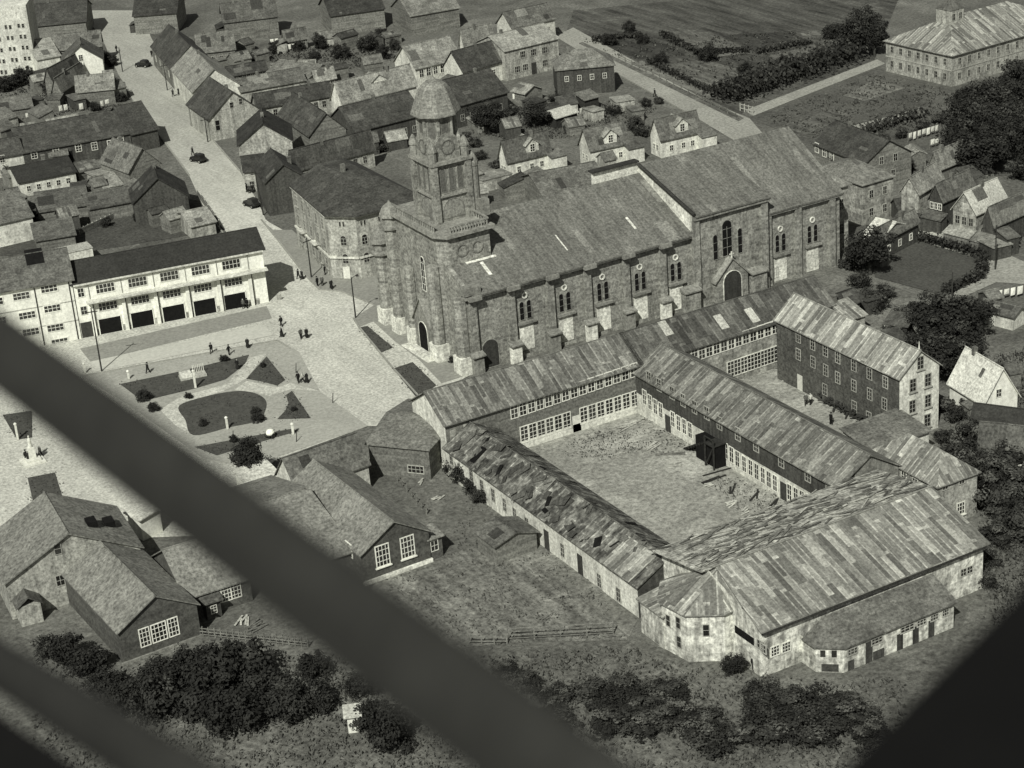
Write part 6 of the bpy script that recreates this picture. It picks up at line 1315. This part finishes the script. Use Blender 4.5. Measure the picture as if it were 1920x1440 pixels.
for x, y, h, lab in ((367, 729, 2.7, 'white post on the upper lawn of the plaza'), (427, 806, 1.7, 'white post at the edge of the large oval lawn'), (550, 816, 1.5, 'short white post at the tip of the narrow lawn'), (97, 956, 1.3, 'white cross-topped post on the lower left lawn'), (34, 826, 2.4, 'white post at the far left plaza edge'), (242, 712, 1.2, 'short pale post on the kerb before the station'), (160, 700, 1.4, 'pale post beside the big strut edge')):
    p = G(x, y); t = thing('white_post', lab, 'post', (p.x, p.y, .15)); MB().box(-.13, -.13, 0, .13, .13, h).build('shaft', m['paint_white'], t); MB().lathe([(.24, h), (.24, h+.1), (.1, h+.25)], (0, 0, 0), 8).build('cap', m['paint_white'], t)
    if 'cross' in lab: MB().box(-.5, -.07, h-.45, .5, .07, h-.28).build('crossbar', m['paint_white'], t)
p = G(62, 866); t = thing('monument', 'white stepped monument with pillar on the left of the plaza', 'monument', (p.x, p.y, .1))
MB().box(-1.5, -1.5, 0, 1.5, 1.5, .25).box(-1.0, -1.0, .252, 1.0, 1.0, .6).build('steps', m['paint_white'], t); MB().hexa([(-.5, -.5, .602), (.5, -.5, .602), (.5, .5, .602), (-.5, .5, .602)], [(-.4, -.4, 2.2), (.4, -.4, 2.2), (.4, .4, 2.2), (-.4, .4, 2.2)]).build('pedestal', m['paint_white'], t)
MB().lathe([(.34, 2.2), (.24, 2.7), (.28, 3.2), (.2, 3.5), (.08, 3.6), (.13, 3.75), (.1, 3.92)], (0, 0, 0), 10).build('statue', m['paint_white'], t)
p = G(362, 708); t = thing('bench_stand', 'pale low bandstand platform with slatted rail on the upper lawn', 'stand', (p.x, p.y, .15), -.17)
MB().box(-2.0, -.9, 0, 2.0, .9, .35).build('platform', m['tin_light'], t)
for k in range(7): MB().box(.2+.27*k, .75, .352, .27+.27*k, .82, 1.5).build('slat', m['paint_white'], t)
MB().box(-1.9, -.9, .36, -.2, .9, .9).build('seat', m['plaster_old'], t)
p = G(508, 822); t = thing('handcart', 'white-topped handcart on the narrow lower lawn', 'cart', (p.x, p.y, .1), .5)
MB().box(-.8, -.5, .5, .6, .5, .62).build('bed', m['timber_dark'], t); MB().lathe([(.6, .63), (.62, .9), (.45, 1.2), (.2, 1.3)], (0, 0, 0), 10).build('load', m['cloth_white'], t)
for y in (-.56, .56): MB().tube((-.1, y-.04, .4), (-.1, y+.04, .4), .4, .4, 12).build('wheel', m['timber_dark'], t)
MB().box(.6, -.4, .52, 1.5, -.34, .58).box(.6, .34, .52, 1.5, .4, .58).build('handles', m['timber'], t)
RP = random.Random(8)
for x, y, lab in ((555, 700, 'thin dark stake on the plaza beside the garden triangle'), (624, 757, 'thin dark stake on the open plaza right of the gardens'), (556, 830, 'thin dark stake near the tip of the narrow lawn'), (437, 828, 'dark stake in the narrow lawn')):
    p = G(x, y); tag(MB().tube((0, 0, 0), (.3, .2, 1.5), .07, .05, 6).build('stake', m['timber_dark'], None, (p.x, p.y, .05)), lab, 'stake')
# ------------------------------------------------------------------ fences, washing, timber, sheets
def fence(label, A, B, h, rails=2, n=8, mat='timber', boards=False):
    a, b_ = G(*A), G(*B); d = b_-a; L = d.length; t = thing('fence', label, 'fence', (a.x, a.y, 0), atan2(d.y, d.x))
    for k in range(n+1): MB().box(L*k/n-.07, -.07, 0, L*k/n+.07, .07, h+.1).build('post', m[mat], t)
    for k in range(rails): z = h*(k+.9)/rails-.05; MB().box(0, -.11, z-.06, L, -.07, z+.06).build('rail', m[mat], t)
    if boards: MB().box(0, -.14, .08, L, -.111, h-.05).build('boarding', m['wood_mid' if mat != 'paint_white' else 'paint_white'], t)
fence('long low board fence right of the lower left schoolhouse', (370, 1192), (578, 1214), 1.2, 3, 18); fence('double-railed fence at the lower end of the garden', (953, 1201), (1150, 1190), 1.7, 4, 4); fence('low rail fence running left from the double-railed fence', (880, 1208), (951, 1208), 1.1, 2, 3)
fence('white fence panels below the small dark-walled house', (1664, 470), (1722, 452), 1.5, 2, 6, 'paint_white', True); fence('pale fence crossing the yard behind the fire station', (150, 440), (247, 395), 1.2, 2, 12, 'tin_light', True); fence('board fence along the lane beside the garden shed', (905, 945), (870, 905), 1.5, 2, 6, 'timber', True)
fence('light fence along the garden behind the right-hand cottage', (1150, 200), (1205, 222), 1.0, 2, 6, 'tin_light', True); fence('wire fence posts along the upper road verge', (1160, 110), (1380, 222), 1.1, 1, 16, 'timber'); fence('fence between the shed roof and the church nave', (1115, 308), (1135, 345), 1.2, 2, 6, 'tin_light', True); fence('gate fence at the corner of the institution path', (1388, 208), (1412, 214), 1.6, 2, 3, 'tin_light'); fence('garden fence beside the schoolhouse hall', (745, 905), (800, 965), 1.2, 2, 6, 'timber'); fence('street-side garden wall of boards by the pale street shed', (372, 368), (412, 425), 1.4, 2, 6, 'tin_light', True)
def washing(px, py, n, ang, lab):
    p = G(px, py); t = thing('washing_line', lab, 'washing', (p.x, p.y, 0), ang); R = random.Random(px)
    for x in (-.2, n*1.15+.2): MB().tube((x, 0, 0), (x, 0, 2.0), .05, .05, 6).build('post', m['timber'], t)
    MB().tube((-.2, 0, 1.9), (n*1.15+.2, 0, 1.9), .02, .02, 5).build('line', m['timber'], t)
    for k in range(n):
        w_, h = R.uniform(.7, 1.0), R.uniform(.8, 1.4); MB().hexa([(k*1.15, -.02, 1.88-h), (k*1.15+w_, .12, 1.88-h), (k*1.15+w_, .14, 1.88-h), (k*1.15, 0, 1.88-h)], [(k*1.15, -.02, 1.9), (k*1.15+w_, -.02, 1.9), (k*1.15+w_, .01, 1.9), (k*1.15, .01, 1.9)]).build('cloth', m['cloth_white'], t)
washing(92, 200, 5, 0, 'long line of white washing in the back yards left of the street'); washing(150, 210, 1, 0, 'single white sheet hanging left of the street, nearer the houses'); washing(190, 205, 2, .1, 'white washing on the corner plot beside the street'); washing(50, 228, 3, 0, 'ragged white washing above the long row house'); washing(112, 214, 2, 0, 'white washing behind the little pale-roofed shed'); washing(508, 88, 2, -.3, 'white sheets hung in the dark yards at the top, left group'); washing(540, 98, 2, -.3, 'white sheets hung in the dark yards at the top, right group')
washing(1704, 268, 7, .05, 'long line of small washing in the meadow garden on the right'); washing(1745, 280, 2, 0, 'two white cloths beside the long meadow washing line'); washing(1658, 622, 4, -.1, 'white washing on the open shed behind the tall block'); washing(1845, 572, 6, -.2, 'white washing draped by the low long meadow shed'); washing(1885, 895, 2, -.8, 'white cloths spread on the bushes at the right edge'); washing(962, 192, 2, -.5, 'large white sheet on a line right of the tower'); washing(1055, 224, 2, .2, 'white washing in the plots above the middle cottage'); washing(1088, 220, 1, .3, 'small white cloth left of the open-fronted shed')
def planks(px, py, n, ang, lab, ln=3.0, mat='timber', cat='timber', z=0.1):
    p = G(px, py); R = random.Random(px+py); b = MB()
    for k in range(n):
        a = R.uniform(-.3, .3); c = Vector((R.uniform(-.4, .4), k*.28-n*.14, .06*(k % 3)+.02)); l = ln*R.uniform(.6, 1)
        d = Vector((cos(a), sin(a), 0)); q = Vector((-sin(a), cos(a), 0))*.12; lo = [c-d*l/2-q, c+d*l/2-q, c+d*l/2+q, c-d*l/2+q]; b.hexa(lo, [v+Vector((0, 0, .06)) for v in lo])
    o = b.build('plank_pile', m[mat], None, (p.x, p.y, z)); o.rotation_euler.z = ang; return tag(o, lab, cat)
for x, y, n, a, l, lab, mt in ((1172, 800, 5, .2, 3, 'pale boards heaped in the far corner of the court', 'tin_light'), (1190, 792, 4, -.3, 2.4, 'pale boards lying next to the court far corner heap', 'tin_light'), (1222, 838, 4, .3, 3, 'pale heap of boards near the middle of the court top', 'tin_light'), (1210, 795, 1, -.9, 4, 'long single plank along the white band of the middle wing', 'tin_light'), (1235, 805, 2, -.8, 2, 'short pale planks beside the middle wing door', 'tin_light'), (1255, 852, 2, -.8, 4, 'planks lying towards the timber stair', 'timber'), (1335, 900, 2, .2, 4, 'thin dark plank below the timber stair', 'timber_dark'), (1330, 910, 3, 0, 1.4, 'light rubble heap below the timber stair', 'tin_light'), (1370, 920, 2, .7, 3, 'dark planks near the middle wing', 'timber_dark'), (1415, 930, 2, .8, 3, 'dark plank near the court door', 'timber_dark'), (1370, 945, 4, .1, 1.8, 'light rubble heap in the lower court', 'tin_light'), (1395, 960, 3, .3, 1.6, 'pale boards at the lower edge of the court', 'tin_light'), (1430, 972, 3, 0, 2.2, 'scattered pale boards by the ragged roof', 'tin_light'), (1450, 945, 2, .6, 3, 'dark beam by the lower middle wing door', 'timber_dark'), (1262, 872, 3, -.6, 2, 'scattered pale splinters in the middle of the court', 'tin_light'), (1345, 885, 1, .1, 4.5, 'long dark beam beside the stair foot', 'timber_dark'), (820, 935, 3, .3, 1.8, 'pale sheet lying in the garden behind the schoolhouse', 'tin_light'), (788, 905, 2, .6, 1.6, 'pale boards below the hall windows', 'tin_light'), (1150, 1195, 4, -.8, 2.6, 'board heap at the lower end of the lane', 'timber'), (1020, 1160, 3, .4, 1.2, 'small pale frame lying in the garden', 'timber'), (1080, 1118, 2, -.7, 2, 'plank leaning near the lane in the garden', 'timber'), (480, 1175, 6, .3, 3, 'timber stack behind the long board fence', 'timber'), (455, 1165, 5, .9, 2.4, 'smaller timber stack behind the long board fence', 'tin_light'), (1752, 440, 6, -.3, 4, 'sawn timber piled beside the road on the right, upper heap', 'tin_light'), (1785, 452, 7, -.2, 4.4, 'sawn timber piled beside the road on the right, middle heap', 'tin_light'), (1815, 462, 5, -.4, 4, 'sawn timber piled beside the road on the right, lower heap', 'timber'), (1480, 712, 4, 0, 2, 'pale rubble by the rear court entry box', 'tin_light'), (930, 190, 3, .6, 4.5, 'long pale poles leaning on the roof side right of the tower', 'tin_light'), (875, 205, 2, -.5, 4, 'pale poles lying in the yard behind the tower', 'tin_light'), (1790, 462, 2, .2, 3, 'loose dark boards beside the middle timber heap', 'timber_dark')): planks(x, y, n, a, lab, l, mt)
a, b_ = G(1545, 752), G(1640, 806); d = b_-a; R = random.Random(4); q = MB()
for k in range(170):
    t_ = R.random(); c = a.lerp(b_, t_)+Vector((R.gauss(0, .35), R.gauss(0, .35), R.uniform(.1, 1.3))); an = R.uniform(0, 3.14); dd = Vector((cos(an), sin(an), R.uniform(-.3, .3)))*R.uniform(.3, .7); q.tube(c-dd, c+dd, R.uniform(.07, .16), None, 5)
tag(q.build('firewood_heap', m['timber_dark']), 'long dark heap of firewood along the foot of the tall block', 'firewood')

# ------------------------------------------------------------------ the aircraft the view is taken from: struts and wing
air = thing('aircraft', 'dark blurred aircraft struts and wing crossing the foreground', 'aircraft', (0, 0, HGT+.2))
base_ = Vector((0, 0, HGT+.2)); cam_ = Vector((0, 0, HGT))
def along(px, py, dist): return cam_+ray(px, py)*dist-base_
def strut(P0, d0, P1, d1, chord, thick):
    a, b = along(*P0, d0), along(*P1, d1); ax = (b-a).normalized(); vw = AX[2]; u = ax.cross(vw).normalized(); v = ax.cross(u).normalized()
    u, v = u*cos(.2)+v*sin(.2), v*cos(.2)-u*sin(.2)
    q = MB(); n = 28; rings = []
    for k in range(13):
        c = a.lerp(b, k/12); i = len(q.v)
        for j in range(n):
            an = 2*pi*j/n; x = cos(an); y = sin(an)*(1-.45*max(0, -x))
            q.v.append(tuple(c+u*x*chord/2+v*y*thick/2))
        rings.append(i)
    for k in range(12):
        for j in range(n): q.f.append((rings[k]+j, rings[k]+(j+1) % n, rings[k+1]+(j+1) % n, rings[k+1]+j)); q.m.append(0)
    q.f += [tuple(range(n)), tuple(rings[-1]+j for j in range(n))]; q.m += [0, 0]
    return q.build('strut', m['strut'], air, smooth=True)
strut((-260, 462), 3.7, (1200, 1570), 1.9, .118, .05)
strut((-330, 1040), 6.0, (420, 1520), 2.1, .108, .05)
def panel(pts, dist, th):
    P = [along(x, y, d) for (x, y), d in zip(pts, dist)]; q = MB(); n = (P[1]-P[0]).cross(P[2]-P[0]).normalized()*th; q.hexa(P, [p+n for p in P]); return q.build('wing_panel', m['strut_dark'], air)
panel([(2040, 1050), (1540, 1560), (1800, 1900), (2600, 1500)], (2.6, 2.2, 1.9, 2.3), .05)
panel([(-180, 1215), (150, 1440), (100, 1700), (-400, 1600)], (3.2, 2.9, 2.6, 3.0), .05)

for nme, pts_, rd in beds: cover('lawn_grass', 'short rough grass on a plaza lawn', pts_, 300, .11, [m['leaf'], m['leaf_dark'], m['leaf']], .3, len(pts_)+int(pts_[0][0]))

for i, (A_, B_) in enumerate((((1215, 118), (1345, 182)), ((1300, 103), (1405, 98)), ((1110, 78), (1205, 70)), ((1420, 102), (1520, 82)), ((1240, 66), (1300, 98)))):
    hedge('hedge', ('low dark hedge line along the pale strip of the upper field', 'low dark hedge across the middle of the upper field', 'low dark hedge at the left top of the upper field', 'low dark hedge in the right half of the upper field', 'low dark hedge between the first two field plots')[i], A_, B_, 1.6, 1.3, 600, leaf=.32)

cover('yard_growth', 'thin trodden grass at the far end of the main school court', [(1040, 850), (1120, 812), (1210, 785), (1310, 835), (1290, 852), (1220, 850), (1130, 862)], 900, .13, [m['leaf'], m['leaf_lit'], m['leaf']], .15, 9)
cover('yard_growth', 'weeds along the foot of the middle wing and ragged roof', [(1330, 905), (1360, 890), (1560, 965), (1450, 985), (1380, 960)], 500, .13, [m['leaf'], m['leaf_lit'], m['leaf']], .2, 10)
SKYS, SUNS, FSTOP = .07, 5.0, 2.1
# ------------------------------------------------------------------ light, sky, camera
w = bpy.data.worlds.new('World'); scene.world = w; w.use_nodes = True
nt = w.node_tree; bg = nt.nodes['Background']
sky = nt.nodes.new('ShaderNodeTexSky'); sky.sky_type = 'NISHITA'; sky.sun_disc = False
SAZ, SEL = radians(43.7), radians(43.5)         # direction the light travels in plan, height of the sun
sky.sun_elevation = SEL
sdir = Vector((-cos(SAZ)*cos(SEL), -sin(SAZ)*cos(SEL), sin(SEL)))   # towards the sun
sky.sun_rotation = atan2(sdir.x, sdir.y)
bwn = nt.nodes.new('ShaderNodeRGBToBW'); nt.links.new(sky.outputs[0], bwn.inputs[0]); nt.links.new(bwn.outputs[0], bg.inputs[0])
bg.inputs['Strength'].default_value = SKYS
sl = bpy.data.lights.new('sun', 'SUN'); sl.energy = SUNS; sl.angle = radians(.6); sl.color = (1.0, .985, .95)
so = bpy.data.objects.new('sun', sl); C.objects.link(so); so.rotation_euler = sdir.to_track_quat('Z', 'Y').to_euler()
cd = bpy.data.cameras.new('camera'); co = bpy.data.objects.new('camera', cd); C.objects.link(co)
cd.sensor_fit = 'HORIZONTAL'; cd.sensor_width = 36; cd.lens = 36*FPX/1920; cd.clip_start = .1; cd.clip_end = 5000
R = Matrix((AX[0], -AX[1], -AX[2])).transposed()
co.matrix_world = Matrix.Translation((0, 0, HGT)) @ R.to_4x4()
cd.dof.use_dof = True; cd.dof.focus_distance = 280; cd.dof.aperture_fstop = FSTOP
scene.camera = co
scene.view_settings.view_transform = 'Standard'; scene.view_settings.look = 'None'; scene.view_settings.exposure = 0; scene.view_settings.gamma = 1
scene.cycles.max_bounces = 5; scene.cycles.diffuse_bounces = 2; scene.cycles.glossy_bounces = 2
